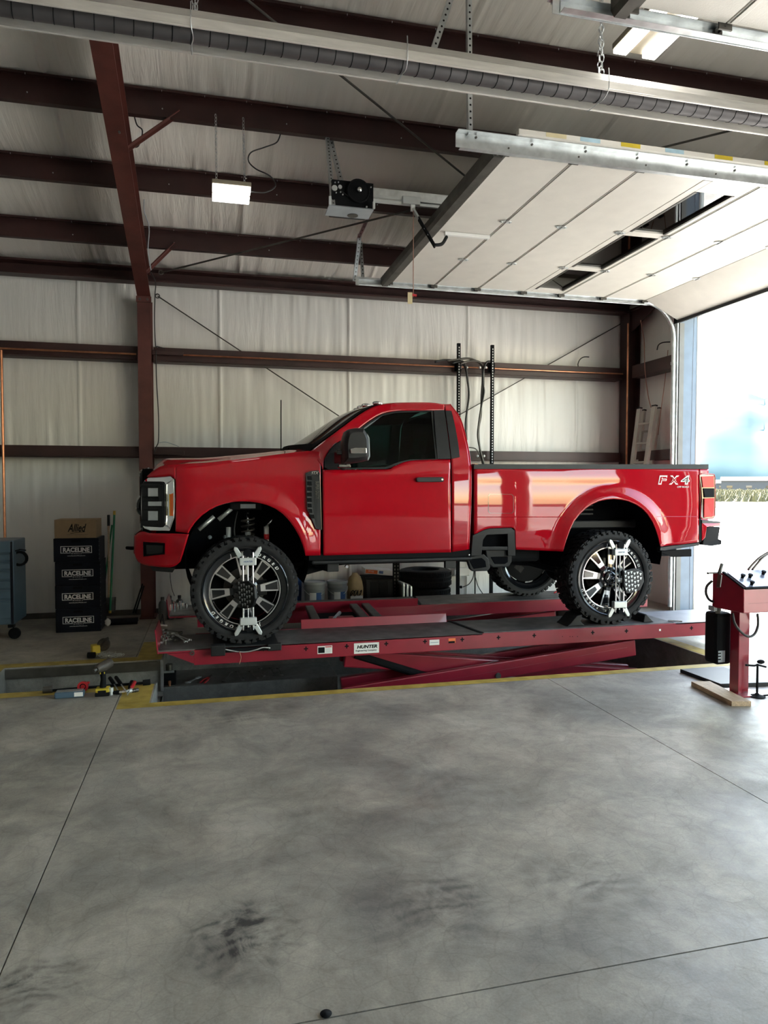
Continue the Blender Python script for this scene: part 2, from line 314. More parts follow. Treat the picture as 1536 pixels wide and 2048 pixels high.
MB().box((-1.84, 7.085, -.10), (-.47, 7.118, -.012)).build('edge_angle', 'darksteel', floor); MB().box((-.475, 6.26, -.3), (-.45, 6.30, -.002)).build('edge_angle', 'galv', floor); MB().box((-.475, 7.08, -.3), (-.45, 7.118, -.002)).build('edge_angle', 'galv', floor)
# painted safety lines
def stripe(poly): MB().add([(x, y, .0015) for x, y in poly], [tuple(range(len(poly)))]).build('painted_line', 'yellow', floor)
stripe([(-.70,5.585),(4.95,5.585),(4.95,5.695),(-.70,5.695)]); stripe([(4.77,5.695),(4.93,5.695),(4.93,9.1),(4.77,9.1)])
stripe([(-.70,5.697),(-.47,5.697),(-.47,6.245),(-.70,6.245)]); stripe([(-.70,7.125),(-.47,7.125),(-.47,7.95),(-.70,7.95)])
stripe([(-2.05,6.10),(-.702,6.10),(-.702,6.245),(-2.05,6.245)]); stripe([(-2.05,7.125),(-.702,7.125),(-.702,7.27),(-2.05,7.27)]); stripe([(-2.05,6.247),(-1.86,6.247),(-1.86,7.123),(-2.05,7.123)])
stripe([(-.468,7.86),(1.28,7.86),(1.28,7.95),(-.468,7.95)])
p = onZ(652, 2030); tag(MB().lathe([(.0,.001),(.017,.001),(.019,.004),(.0,.005)], (p.x, p.y, .001), 'Z', 20).build('floor_plug', 'flat', None, True), 'small round black plug set in the floor beside the saw-cut joint', 'floor plug')
# ---- walls
ZG = [(2.05, 2.19), (3.28, 3.46)]
def wrinkle(x, z, y=0.): return .5*noise.noise((x*7, y*2, z*.8))+.3*noise.noise((x*17, 3.1+y*3, z*1.4+5))+.25*noise.noise((x*2, 9, z*1.1))
def wb(u, v):
    x = lerp(-3.6, XR, u); z = lerp(.0, 4.62, v)
    lv = [0, 2.12, 3.37, 4.42]; bul = 0; k = 1
    for a, c in zip(lv, lv[1:]):
        if a <= z <= c: t = (z-a)/(c-a); bul = .035*sin(pi*t); k = .35+.65*min(1, abs(2*t-1)*1.3)
    sx = (x+1.65) % 1.75
    ridge = .022*math.exp(-((sx-.05)/.012)**2)
    return Vector((x, YW-bul-.030*k*wrinkle(x, z)*(.35+1.3*max(0, noise.noise((x*.6, 2, z*.7))+.35))-ridge, z))
b = MB(); b.grid(wb, 520, 60); b.add([(XL,YW,0),(-3.6,YW,0),(-3.6,YW,4.62),(XL,YW,4.62)], [(0,1,2,3)]); b.box((XL, YW+.06, 0), (XR+.12, YW+.2, 4.62))
struct(b.build('wall_back', 'wallv', None, True, fixn=False))
struct(MB().box((XL, YW-.05, 0), (XR, YW-.02, .07)).build('baseboard_back', 'darksteel'))
OP = [(4.66, 8.22), (-.55, 3.36), (-5.4, -1.8)]; ZH = 3.97
def wr(y0, y1, z0, z1):
    def fn(u, v):
        y = lerp(y0, y1, u); z = lerp(z0, z1, v); return Vector((XR-.02*sin(pi*v)-.014*wrinkle(y*1.3, z, 4), y, z))
    return fn
b = MB(); ys = [YF]+[v for o in sorted(OP) for v in o]+[YW]
for y0, y1 in zip(ys[::2], ys[1::2]):
    b.grid(wr(y0, y1, 0, ZH), max(4, int((y1-y0)*40)), 30); b.box((XR+.05, y0, 0), (XR+.12, y1, ZH))
b.grid(wr(YF, YW, ZH, 7.5), 300, 12); b.box((XR+.05, YF, ZH), (XR+.12, YW, 7.5))
struct(b.build('wall_right', 'wallv', None, True, fixn=False))
struct(MB().box((XL-.15, YF, 0), (XL, YW, 7.5)).build('wall_left', 'wallv')); 
b = MB(); xs_ = [XL, XR+.12]
for x0, x1 in zip(xs_[::2], xs_[1::2]): b.box((x0, YF-.15, 0), (x1, YF, ZH))
b.box((XL, YF-.15, ZH), (XR+.12, YF, 5.2)); struct(b.build('wall_front', 'wallv'))
# ---- roof lining, sagging between purlins
PUR = [8.78, 7.75, 6.74, 5.73, 4.72, 3.70, 2.68, 1.66, .64]
def rf(u, v):
    x = lerp(-3.8, XR, u); y = lerp(2.2, YW, v); z = zp(y)+.235
    lv = [0, 1.66, 2.68, 3.70, 4.72, 5.73, 6.74, 7.75, 8.78, 9.74]; s = 0; k = 1
    for a, c in zip(lv, lv[1:]):
        if a <= y <= c: t = (y-a)/(c-a); s = .06*sin(pi*t); k = .3+.9*abs(2*t-1)
    sx = (x+1.4) % 1.75; ridge = .03*math.exp(-((sx-.05)/.014)**2)
    return Vector((x, y, z-s-ridge-.034*k*(.5*noise.noise((x*8, y*.9, 1))+.35*noise.noise((x*19, y*1.6, 7))+.3*noise.noise((x*2.2, y, 3)))))
b = MB(); b.grid(rf, 420, 110)
def flat(x0, x1, y0, y1): b.add([(x0,y0,zp(y0)+.235),(x1,y0,zp(y0)+.235),(x1,y1,zp(y1)+.235),(x0,y1,zp(y1)+.235)], [(0,1,2,3)])
flat(XL, -3.8, -1.999, YW); flat(-3.8, XR, -1.999, 2.2); flat(XL, XR, YF, -2)
for y0, y1 in ((YF-.2, -2), (-1.999, YW+.2)):
    b.add([(x, y, zp(y)+dz) for dz in (.32, .40) for x, y in ((XL-.2,y0),(XR+.15,y0),(XR+.15,y1),(XL-.2,y1))], [(0,1,2,3),(7,6,5,4),(0,4,5,1),(1,5,6,2),(2,6,7,3),(3,7,4,0)])
struct(b.build('ceiling', 'roofv', None, True, fixn=False))
# ---- purlins, eave strut, girts
NTH = ['first roof purlin out from the back wall eave', 'second roof purlin out from the back wall, under the motor rail', 'third roof purlin out from the back wall, carrying the left lamp chains', 'fourth roof purlin out from the back wall, above the heater tube', 'fifth roof purlin out from the back wall, right at the picture top', 'sixth roof purlin, overhead beyond the picture top']
def zsec(Y, z0, h, fl, t=.006):
    return [(Y, z0), (Y+fl, z0), (Y+fl, z0+t), (Y+t, z0+t), (Y+t, z0+h-t), (Y+t, z0+h), (Y-fl, z0+h), (Y-fl, z0+h-.022), (Y-fl+t, z0+h-.022), (Y-fl+t, z0+h-t), (Y, z0+h-t)]
for i, Y in enumerate(PUR[:6]):
    o = thing('roof_purlin', 'dark maroon steel '+NTH[i], 'purlin', (-1.3, Y, zp(Y)), 'roof purlins')
    MB().prism([(y, z) for y, z in zsec(Y, zp(Y), .215, .065)], XL+.02, XR-.08, 'X').build('beam', 'maroon', o)
    b = MB()
    for k in range(24):
        x = -2.6+k*.37
        if k % 3 == 0: b.cyl((x, Y-.001, zp(Y)+.07), (x, Y-.007, zp(Y)+.07), .006, 6)
        b.bar((x, Y-.067, zp(Y)+.20), (x, Y-.067, zp(Y)+.185), .004, .004)
    b.build('bolt', 'galv', o)['kind'] = 'stuff'
o = tag(MB().prism([(9.42, 4.26), (9.60, 4.26), (9.60, 4.44), (9.42, 4.44), (9.42, 4.415), (9.575, 4.415), (9.575, 4.285), (9.42, 4.285)], XL+.02, XR-.1, 'X').build('eave_strut', 'maroon'), 'dark maroon eave strut along the top of the back wall', 'eave strut')
def girt(x0, x1, z0, z1, Y, label):
    o = thing('wall_girt', label, 'girt', (x0, Y, z0), 'wall girts')
    MB().prism([(Y, z0), (Y+.008, z0), (Y+.008, z1-.008), (Y+.19, z1-.008), (Y+.19, z1), (Y, z1)], x0, x1, 'X').build('web', 'maroon', o)
    MB().box((x0, Y+.009, z0-.0), (x1, Y+.19, z0+.008)).build('flange', 'maroon', o); MB().box((x0+.005, Y-.035, z0+.01), (x1-.005, Y-.001, z0+.018)).build('lip', 'maroon', o)
    return o
girt(XL+.02, -.87, *ZG[1], 9.52, 'upper dark maroon wall girt left of the red column, with copper pipe'); girt(XL+.02, -.87, *ZG[0], 9.52, 'lower dark maroon wall girt left of the red column')
girt(-.68, 6.05, *ZG[1], 9.52, 'upper dark maroon wall girt above the truck cab and bed'); girt(-.68, 6.05, *ZG[0], 9.52, 'lower dark maroon wall girt just behind the truck hood and bed')
for (z0, z1), nm in zip(ZG, ('lower short girt on the side wall behind the ladder', 'upper short girt on the side wall above the ladder')):
    o = thing('wall_girt', 'dark maroon '+nm, 'girt', (6.1, 8.4, z0), 'side wall girts'); MB().box((6.08, 8.37, z0), (6.09, 9.30, z1)).build('web', 'maroon', o); MB().box((6.095, 8.37, z1-.008), (6.27, 9.30, z1)).build('flange', 'maroon', o); MB().box((6.095, 8.37, z0), (6.27, 9.30, z0+.008)).build('flange', 'maroon', o)
for x0, z0 in ((-.69, 3.355), (-.69, 2.085)):
    tag(MB().box((x0, 9.44, z0), (x0+.38, 9.478, z0+.052)).build('girt_clip', 'maroon', bevel=.003), 'short steel clip plate joining the '+('upper' if z0 > 3 else 'lower')+' girt to the red column', 'clip')
# ---- rigid frame
fr = thing('steel_frame', 'reddish brown tapered steel column and sloping rafter at left of the truck', 'steel frame', (-.775, 9.4, 0))
b = MB()
def plate(pts, w, t, up): 
    for p, q in zip(pts, pts[1:]): b.bar(p, q, w, t, up)
b.prism([(-.855,9.36),(-.695,9.36),(-.695,9.375),(-.768,9.375),(-.768,9.66),(-.695,9.66),(-.695,9.675),(-.855,9.675),(-.855,9.66),(-.782,9.66),(-.782,9.375),(-.855,9.375)], 0.0, 4.06, 'Z'); b.build('column', 'frame', fr)
k0 = Vector((-.775, 9.36, 4.05)); k1 = Vector((-.742, 5.52, 4.955)); k2 = Vector((-.742, .05, 6.30))
b = MB(); b.add([(-.855,9.36,4.0),(-.695,9.36,4.0),(-.695,9.345,4.07),(-.855,9.345,4.07)], [(0,1,2,3)])
def fl(p, q, w, t):
    n = Vector((0, -(q-p).z, (q-p).y)).normalized()*t
    if n.z < 0: n = -n
    vs = [Vector((p.x+s*w/2, p.y, p.z))+k for k in (n*0, n) for s in (-1, 1)]+[Vector((q.x+s*w/2, q.y, q.z))+k for k in (n*0, n) for s in (-1, 1)]
    b.add(vs, [(0,1,5,4),(2,6,7,3),(0,4,6,2),(1,3,7,5),(0,2,3,1),(4,5,7,6)])
fl(k0, k1, .16, .014); fl(k1, k2, .16, .014)
for p, q in ((k0, k1), (k1, k2)):
    b.add([Vector((p.x+s, y, z)) for s in (-.006, .006) for (y, z) in ((p.y, p.z+.01), (q.y, q.z+.01), (q.y, zp(max(q.y, .1))-.015), (p.y, zp(p.y)-.015))], [(0,1,2,3),(7,6,5,4),(0,4,5,1),(1,5,6,2),(2,6,7,3),(3,7,4,0)])
    u0 = Vector((p.x, p.y, zp(p.y)-.016)); u1 = Vector((q.x, q.y, zp(max(q.y, .1))-.016)); fl(u0, u1, .16, .012)
b.build('rafter', 'frame', fr)
MB().box((-.865, 9.33, 3.98), (-.685, 9.359, 4.05)).build('knee_plate', 'frame', fr)
for x in (-.82, -.73): MB().cyl((x, 9.33, 4.01), (x, 9.312, 4.01), .016, 6).build('bolt', 'darksteel', fr)
for z in (4.72,): MB().cyl((-.72, 6.5, 4.70), (-.72, 6.48, 4.70), .012, 6).build('bolt', 'darksteel', fr)
for Y, dx in ((6.76, .47), (8.80, .33)):
    tt = (9.36-Y)/(9.36-5.52); z0 = k0.lerp(k1, tt).z+.02; a = Vector((-.70, Y-.01, z0)); c = Vector((-.70+dx, Y-.01, zp(Y)+.08)); b = MB(); b.bar(a, c, .006, .055, (0,1,0)); b.bar(a+Vector((0,.028,.0)), c+Vector((0,.028,.0)), .05, .006, (0,1,0)); b.build('flange_brace', 'frame', fr)
MB().box((-.875, 9.34, 0), (-.675, 9.69, .018)).build('base_plate', 'frame', fr)
cc = thing('corner_column', 'dark maroon corner column where the two walls meet beside the ladder', 'column', (6.18, 9.5, 0))
MB().prism([(6.09,9.40),(6.11,9.40),(6.11,9.49),(6.26,9.49),(6.26,9.40),(6.28,9.40),(6.28,9.64),(6.26,9.64),(6.26,9.51),(6.11,9.51),(6.11,9.64),(6.09,9.64)], 0, 4.30, 'Z').build('section', 'maroon', cc); MB().box((6.06, 9.36, 0), (6.29, 9.66, .018)).build('base_plate', 'maroon', cc)
MB().prism([(8.62,4.30),(9.42,3.98),(9.42,4.30)], 6.13, 6.15, 'X').build('gusset', 'maroon', cc)
tag(MB().prism([(6.09,4.31),(6.27,4.31),(6.27,4.28),(6.09,4.28)], 8.3, 9.39, 'Y').build('end_beam', 'maroon'), 'short dark steel end beam from corner column toward the door head', 'beam')
# ---- bracing rods
def rodplane(px, py):
    d = ray(px, py); t = (4.28+SL*9.6-.07-CP.z)/(d.z+SL*d.y); return CP+d*t
def rod(p, q, r, label):
    o = thing('bracing_rod', label, 'bracing rod', p, 'bracing rods'); MB().tube([p, q], r, 8).build('rod', 'darksteel', o)
    for e in (p, q): MB().lathe([(.018,-.006),(.032,-.006),(.032,.006),(.018,.006)], e, 'Y', 14, True).build('eye_washer', 'darksteel', o)
a = rodplane(322, 545); c = rodplane(1438, 267); rod(a, a+(c-a)*((6.15-a.x)/(c.x-a.x)), .011, 'long diagonal roof rod from the red column knee toward the door')
a = rodplane(495, 0); c = rodplane(940, 360); rod(a-(c-a)*.3, a+(c-a)*2.0, .010, 'thin diagonal roof rod running down past the motor rail behind the door')
a = onY(315, 592, 9.62); c = onY(675, 830, 9.62); rod(a, a+(c-a)*2.55, .008, 'thin diagonal wall rod from the column knee down behind the cab')
a = onY(1248, 644, 9.66); c = onY(945, 815, 9.66); rod(a, a+(c-a)*2.35, .007, 'thin diagonal wall rod from the corner down behind the cable rack')
# ---- door frame trims
XJ0 = onY(1357, 900, 8.22).x; XJ1 = onY(1386, 900, 8.22).x
def trim(n, a, c, m): return struct(MB().box(a, c).build('trim_%d' % n, m, None, bevel=.004))
trim(1, (XJ0, 8.225, 0), (XJ1+.11, 8.30, ZH), 'bluetrim'); trim(2, (XJ0-.03, 8.235, 0), (XJ0-.003, 8.32, ZH), 'flat'); trim(3, (XJ0, 4.58, ZH+.002), (XJ1+.11, 8.30, ZH+.13), 'doorw'); trim(4, (XJ0, 4.58, 0), (XJ1+.11, 4.655, ZH), 'bluetrim')
trim(5, (XJ0, 3.365, 0), (XJ1+.11, 3.44, ZH), 'bluetrim'); trim(6, (XJ0, -.64, ZH+.002), (XJ1+.11, 3.44, ZH+.13), 'doorw')
# ---- overhead doors
ZT = 4.08
def hinge(b, x, y, z):
    b.prism([(x-.055, y-.012), (x-.02, y-.03), (x+.02, y-.03), (x+.055, y-.012), (x+.055, y+.012), (x+.02, y+.03), (x-.02, y+.03), (x-.055, y+.012)], z-.006, z, 'Z'); b.cyl((x, y-.03, z-.008), (x, y+.03, z-.008), .008, 8)
    for d in (-.04, .04): b.cyl((x+d, y, z-.006), (x+d, y, z-.011), .006, 6)
def overhead_door(y0, y1, label, panes, hy):
    d = thing('overhead_door', label, 'garage door', (2.1, (y0+y1)/2, ZT), 'overhead doors')
    ed = [2.10, 2.655, 3.215, 3.83, 4.345, 4.94, 5.545]; zb = ZT+.03
    for i in range(6):
        x0, x1 = ed[i]+.004, ed[i+1]-.004
        if i == 3:
            b = MB(); b.box((x0, y0, zb), (x0+.075, y1, zb+.045)); b.box((x1-.045, y0, zb), (x1, y1, zb+.045))
            ps = sorted(panes); ee = [y0]+[v for p in ps for v in p]+[y1]
            for a, c in zip(ee[::2], ee[1::2]): b.box((x0+.075, a, zb), (x1-.045, c, zb+.045))
            s = b.build('door_section', 'doorw', d, bevel=.003)
            for a, c in ps:
                MB().box((x0+.076, a+.001, zb+.02), (x1-.046, c-.001, zb+.026)).build('pane', 'glass', s)
                f = MB(); f.box((x0+.076, a+.001, zb-.004), (x0+.10, c-.001, zb+.018)); f.box((x1-.07, a+.001, zb-.004), (x1-.046, c-.001, zb+.018)); f.build('glazing_bead', 'darksteel', s)
        else:
            b = MB(); b.box((x0, y0, zb), (x1, y1, zb+.045)); b.box((x0+.012, y0+.01, zb-.006), (x0+.045, y1-.01, zb-.0005)); b.build('door_section', 'doorw', d, bevel=.003)
    # last section tipping down into the curve
    q = MB(); a = Vector((5.55, 0, zb)); c = Vector((6.03, 0, zb-.235)); n = Vector((.235, 0, .48)).normalized()*.045
    q.add([(p.x, y, p.z) for y in (y0, y1) for p in (a, c, c+n, a+n)], [(0,1,2,3),(7,6,5,4),(0,4,5,1),(1,5,6,2),(2,6,7,3),(3,7,4,0)]); q.build('door_section', 'doorw', d, bevel=.003)
    MB().box((6.02, y0, zb-.27), (6.05, y1, zb-.232)).build('bottom_seal', 'black', d)
    for x in ed[1:]:
        for y in hy: b = MB(); hinge(b, x, y, zb-.006); b.build('hinge', 'galv', d)
    s = MB(); X = 2.10; s.prism([(X-.105,zb+.045),(X-.105,zb-.02),(X-.085,zb-.05),(X-.02,zb-.05),(X+.005,zb-.012),(X+.03,zb-.012),(X+.03,zb-.002),(X-.005,zb-.002),(X-.028,zb-.038),(X-.08,zb-.038),(X-.093,zb-.016),(X-.093,zb+.045)], y0-.02, y1+.03, 'Y'); s.build('strut', 'darksteel', d)
    for x in ed:
        for y, sg in ((y0, -1), (y1, 1)):
            r = MB(); r.prism([(x-.04, zb-.03), (x+.04, zb-.03), (x+.04, zb+.04), (x-.04, zb+.04)], y+sg*.002, y+sg*.012, 'Y'); r.cyl((x, y, zb-.01), (x, y+sg*.09, zb-.01), .007, 8); r.cyl((x, y+sg*.055, zb-.01), (x, y+sg*.085, zb-.01), .024, 12); r.build('roller', 'darksteel', d)
    return d
panes1 = [(6.16, 7.16), (7.27, 8.06), (5.12, 6.05)]
D1 = overhead_door(4.86, 8.20, 'white sectional overhead door with window lites, open above the truck bed', panes1, (6.09, 7.20))
D2 = overhead_door(-.40, 3.25, 'second white overhead door, only its corner showing at the top right', [(-.2, .7), (.85, 1.75), (1.9, 2.9)], (.78, 1.85))
def track(y, sg, label, hangers, curve=True):
    t = thing('door_track', label, 'door track', (1.72, y, ZT), 'door tracks')
    b = MB(); z = ZT+.02; X1 = 5.55
    prof = [(y-sg*.0, z-.03), (y+sg*.045, z-.03), (y+sg*.045, z-.026), (y+sg*.004, z-.026), (y+sg*.004, z+.026), (y+sg*.045, z+.026), (y+sg*.045, z+.03), (y, z+.03)]
    prof = [(y+sg*.05-sg*(p-y)*sg, q) for p, q in prof]
    b.prism(prof, 1.74, X1, 'X'); b.build('rail', 'galv', t)
    MB().prism([(y+sg*.052,z-.035),(y+sg*.056,z-.035),(y+sg*.056,z+.06),(y+sg*.115,z+.06),(y+sg*.115,z+.064),(y+sg*.052,z+.064)], 1.70, X1+.1, 'X').build('angle', 'galv', t)
    if curve:
        pts = [(X1, y+sg*.03, z)]+[(X1+.46*sin(a), y+sg*.03, z-.46*(1-cos(a))) for a in [i*pi/2/10 for i in range(1, 11)]]+[(X1+.46, y+sg*.03, .06)]
        MB().tube(pts, .026, 10).build('curved_rail', 'galv', t); MB().box((X1+.50, y+sg*.0, .0), (X1+.51, y+sg*.08, 3.85)).build('wall_angle', 'galv', t); MB().box((X1+.53, y+sg*.0, .0), (X1+.60, y+sg*.075, 3.85)).build('spring_post', 'postg', t)
        b = MB()
        for zz in (.5, 1.2, 1.9, 2.6, 3.3): b.box((X1+.44, y+sg*.03, zz), (X1+.52, y+sg*.06, zz+.04))
        b.build('bracket', 'galv', t)
    for (x, yy, zt, lean) in hangers:
        perf(t, Vector((x, y+sg*.085, z+.05)), Vector((x+lean, yy, zt)))
    b = MB()
    for k in range(9): b.cyl((1.85+k*.43, y+sg*.057, z+.045), (1.85+k*.43, y+sg*.064, z+.045), .009, 6)
    b.build('bolt', 'darksteel', t)['kind'] = 'stuff'
    return t
def perf(parent, p, q, w=.032, name='hanger'):
    # slotted angle: two legs with a row of holes shown as dark inset buttons
    d = (q-p).normalized(); b = MB(); b.bar(p, q, w, .003, (0,1,0)); x = d.cross(Vector((0,1,0))).normalized(); u = x.cross(d); b.bar(p+x*w/2+u*w/2, q+x*w/2+u*w/2, .003, w, (0,1,0))
    o = b.build(name, 'galv', parent); h = MB(); n = int((q-p).length/.045); fwd = Vector((0,-1,0))
    for k in range(n): c = p+d*(.02+k*.045); h.cyl(c+fwd*.0016, c+fwd*.0026, .0075, 8)
    if n: h.build('slot', 'flat', o)['kind'] = 'stuff'
    return o
track(4.83, -1, 'near horizontal track of the open door with label strips, hung above the cab', [(1.80, 4.74, zp(4.72)+.05, -.02)])
track(8.22, 1, 'far horizontal track of the open door running along the back wall', [(1.80, 8.34, zp(8.3)+.0, -.02)])
track(3.28, 1, 'track of the second door at the top right of the picture', [(1.74, 3.37, 5.7, 0)])
# stickered torsion tube lying on the near track
tb = thing('spring_tube', 'white cardboard strip with yellow stickers lying along the near door track', 'strip', (2.1, 4.70, ZT+.08)); MB().box((2.14, 4.69, ZT+.086), (5.4, 4.74, ZT+.125)).build('strip', 'doorw', tb, bevel=.004)
for x, c in ((2.35,'tagc'),(2.62,'tread'),(2.95,'ytool'),(3.32,'tread'),(3.75,'ytool'),(4.2,'ytool'),(4.6,'tagc')): MB().box((x, 4.688, ZT+.092), (x+.16, 4.6895, ZT+.122)).build('sticker', c, tb)
# ================================================================== PICKUP TRUCK
YC = 7.38; RWZ = .295; WR = .470; XF, XRW = .300, 3.905
TR = thing('pickup_truck', 'bright red lifted single-cab pickup truck standing on the red lift', 'truck', (2.2, YC, RWZ))
_kn = [(.8,.965),(.95,.975),(1.08,.992),(1.16,1.000),(1.19,1.008),(1.45,1.018),(1.62,1.015),(1.70,1.008),(1.78,1.002),(1.86,.988),(1.92,.968),(2.05,.935),(2.2,.888),(2.35,.835),(2.45,.780),(2.52,.72),(2.7,.6)]
def kn(z):
    if z <= _kn[0][0]: return _kn[0][1]
    for (a, b), (c, d) in zip(_kn, _kn[1:]):
        if z <= c: return lerp(b, d, (z-a)/(c-a))
    return _kn[-1][1]
def sst(t): t = max(0, min(1, t)); return t*t*(3-2*t)
def hw(x, z):
    w = (kn(z-.04)+kn(z)+kn(z+.04))/3
    if x > 2.45: w = (kn(min(z, 1.70)-.04)+kn(min(z, 1.70))+kn(min(z, 1.70)+.04))/3-.012*sst((z-1.75)/.15)
    if x < -.10: t = min(1.4, (-.10-x)/.50); w -= .24*t*t
    if x > 5.05: w -= .05*min(1.2, (x-5.05)/.2)**2
    for cx_, cz_, ra, am, fw in ((.33, 1.03, .52, .038, .16), (3.965, 1.02, .545, .055, .15)):
        d = math.hypot(x-cx_, z-cz_)
        if z > .8: w += am*sst(1-(d-ra)/fw)*sst((z-.85)/.25)
    return w
def side(px, py, off=0.):
    Y = 6.38
    for _ in range(7): p = onY(px, py, Y); Y = YC-hw(p.x, p.z)-off
    return onY(px, py, Y)
def mir(p): return Vector((p.x, 2*YC-p.y, p.z))
def both(name, b, m, parent=None, **k):
    parent = parent or TR
    o = b.build(name, m, parent, **k); c = MB(); c.v = [mir(v) for v in b.v]; c.f = [f[::-1] for f in b.f]
    return o, c.build(name, m, parent, **k)
def curve(pts, smooth=False):
    q = [Vector((a, b, 0)) for a, b in pts]
    if smooth: q = smoothpts(q, 5)
    def f(x):
        if x <= q[0].x: return q[0].y
        for a, b in zip(q, q[1:]):
            if x <= b.x: return lerp(a.y, b.y, (x-a.x)/max(1e-6, b.x-a.x))
        return q[-1].y
    return f
def colpanel(b, x0, x1, bot, top, nu, nv, off=0., xs=None):
    xs = xs or [lerp(x0, x1, i/nu) for i in range(nu+1)]; nu = len(xs)-1
    return b.grid(lambda u, v: side(xs[round(u*nu)], lerp(bot(xs[round(u*nu)]), top(xs[round(u*nu)]), v), off), nu, nv)
def ribbon(b, A, B, n, m, off=0., sm=True):
    A = resample(smoothpts([(a, c, 0) for a, c in A], 5) if sm else [(a, c, 0) for a, c in A], n); B = resample(smoothpts([(a, c, 0) for a, c in B], 5) if sm else [(a, c, 0) for a, c in B], n)
    return b.grid(lambda u, v: side(*(A[round(u*n)].lerp(B[round(u*n)], v)).xy, off), n, m)
def spoly(pts, off, th, sub=False):
    # polygon on the body side, given thickness inwards
    b = MB(); P = [side(x, y, off) for x, y in pts]; n = len(P); Q = [p+Vector((0, th, 0)) for p in P]
    return b.add(P+Q, [tuple(range(n))[::-1], tuple(range(n, 2*n))]+[(i, (i+1) % n, (i+1) % n+n, i+n) for i in range(n)])
def ringpoly(pts, ins, off, th):
    P = [Vector((x, y, 0)) for x, y in pts]; c = sum(P, Vector())/len(P); Q = [p+(c-p).normalized()*ins for p in P]; n = len(P); b = MB()
    A = [side(p.x, p.y, off) for p in P]; B = [side(p.x, p.y, off) for p in Q]; d = Vector((0, th, 0))
    return b.add(A+B+[p+d for p in A]+[p+d for p in B], [f for i in range(n) for j in [(i+1) % n] for f in ((i, i+n, j+n, j), (i, j, j+2*n, i+2*n), (i+n, i+3*n, j+3*n, j+n))])
# --- front fender
hl = [(294,953),(305,944),(326,934),(370,930),(415,927.5),(470,921),(520,915),(560,909.5),(600,904.5),(620,902.5),(641,902.5)]
hoodline = curve(hl, True)
archf = [(376,1066),(380,1058),(391,1043),(403,1031),(418,1020),(434,1012),(449,1007),(466,1003.5),(484,1002.5),(502,1003),(520,1006),(537,1011),(552,1018),(566,1028),(578,1041),(589,1056),(599,1074),(606,1092),(610,1106),(611,1111.5),(643.5,1110.5)]
fb = curve([(350,1063),(375.5,1066)]+archf)
b = MB(); colpanel(b, 351, 643, fb, hoodline, 0, 16, 0, [351+i*2.5 for i in range(10)]+[375.5]+[a for a, _ in archf[:1]]+[377+i*2.6 for i in range(89)]+[609,610,611,611.5,615,620,625,630,634,638,641])
hd = curve([(294,955),(300,955.5),(341,951.5),(351,959)])
colpanel(b, 295, 351, lambda x: hd(x)-.5, hoodline, 14, 4)
both('front_fender', b, 'red', smooth=True, weld=True, solid=.012)
# --- hood
HP = [side(a, hoodline(a)-.4) for a in [294+i*(641-294)/40 for i in range(41)]]
def hoodf(u, v):
    p = HP[round(u*40)]; s = 2*v-1; w = YC-p.y; k = 1-abs(s)**2.6; fr = sst(u/.12)
    return Vector((p.x-.045*(1-s*s)*(1-.6*u), YC+s*w, p.z+k*lerp(.015, lerp(.105, .035, u), fr)+.012*sst((abs(s)-.55)/.15)*sst((.9-abs(s))/.2)*fr))
b = MB(); b.grid(hoodf, 40, 36); b.build('hood', 'red', TR, smooth=True, solid=.01)
b = MB(); h0 = [hoodf(0, j/36) for j in range(37)]; b.grid(lambda u, v: h0[round(u*36)]+Vector((-.02*sin(pi*v*.9), 0, -.05*v)), 36, 6); b.build('hood_lip', 'red', TR, smooth=True)
# cowl
b = MB(); hr = [hoodf(1, j/36) for j in range(37)]; b.grid(lambda u, v: hr[round(u*36)]+Vector((-.02+.16*v, 0, -.012)), 36, 1); b.build('cowl', 'black', TR, solid=.02)
# --- headlights, grille, bumper
HLc = [(296,955.5),(341,952),(349,959.5),(350.7,1000),(349,1036),(339.5,1062.5),(300,1061),(288,1057),(283,1048),(282,1010),(283,972),(289,960)]
for mirror in (0, 1):
    def put(name, b, m, par, **k):
        if mirror: b.v = [mir(v) for v in b.v]; b.f = [f[::-1] for f in b.f]
        return b.build(name, m, par, **k)
    hlo = put('headlight', spoly(HLc, -.004, .05), 'chrome', TR, bevel=.006)
    put('lamp_bezel', spoly([(287,962.5),(323,963),(329,970),(329,1048),(322,1055),(288,1053),(283,1043),(283,973)], .006, .03), 'black', hlo, bevel=.006)
    for ya, yb in ((968, 974), (1042, 1052)): put('bezel_bar', spoly([(281,ya),(318,ya),(323,ya+4),(323,yb),(281,yb)], .020, .03), 'black', hlo, bevel=.005)
    for ya, yb in ((995, 1001), (1013, 1020)): put('bezel_bar', spoly([(286,ya),(319,ya),(319,yb),(286,yb)], .020, .03), 'black', hlo, bevel=.005)
    put('bezel_bar', spoly([(317,970),(326,970),(326,1003),(317,1003)], .022, .03), 'black', hlo, bevel=.005); put('bezel_bar', spoly([(317,1013),(326,1013),(326,1050),(317,1050)], .022, .03), 'black', hlo, bevel=.005)
    for pts in ([(296,976),(316,976),(316,993),(296,993)], [(296,1003),(323,1003),(323,1012),(296,1012)], [(296,1022),(316,1022),(316,1041),(296,1041)]): put('lamp_lens', spoly(pts, .010, .01), 'glassg', hlo, bevel=.002)
    put('amber_lamp', spoly([(339.5,989),(346.5,986),(347,1032),(340,1032)], .001, .02), 'amber', hlo, bevel=.002)
    put('lens_strip', spoly([(338,988),(339.6,988),(340,1032),(338.5,1032)], .002, .02), 'ytool', hlo); put('inner_rim', ringpoly([(330,966),(343,958),(347,964),(348.5,1000),(347,1034),(338,1058),(330,1052)], 2.2, .002, .01), 'alu', hlo)
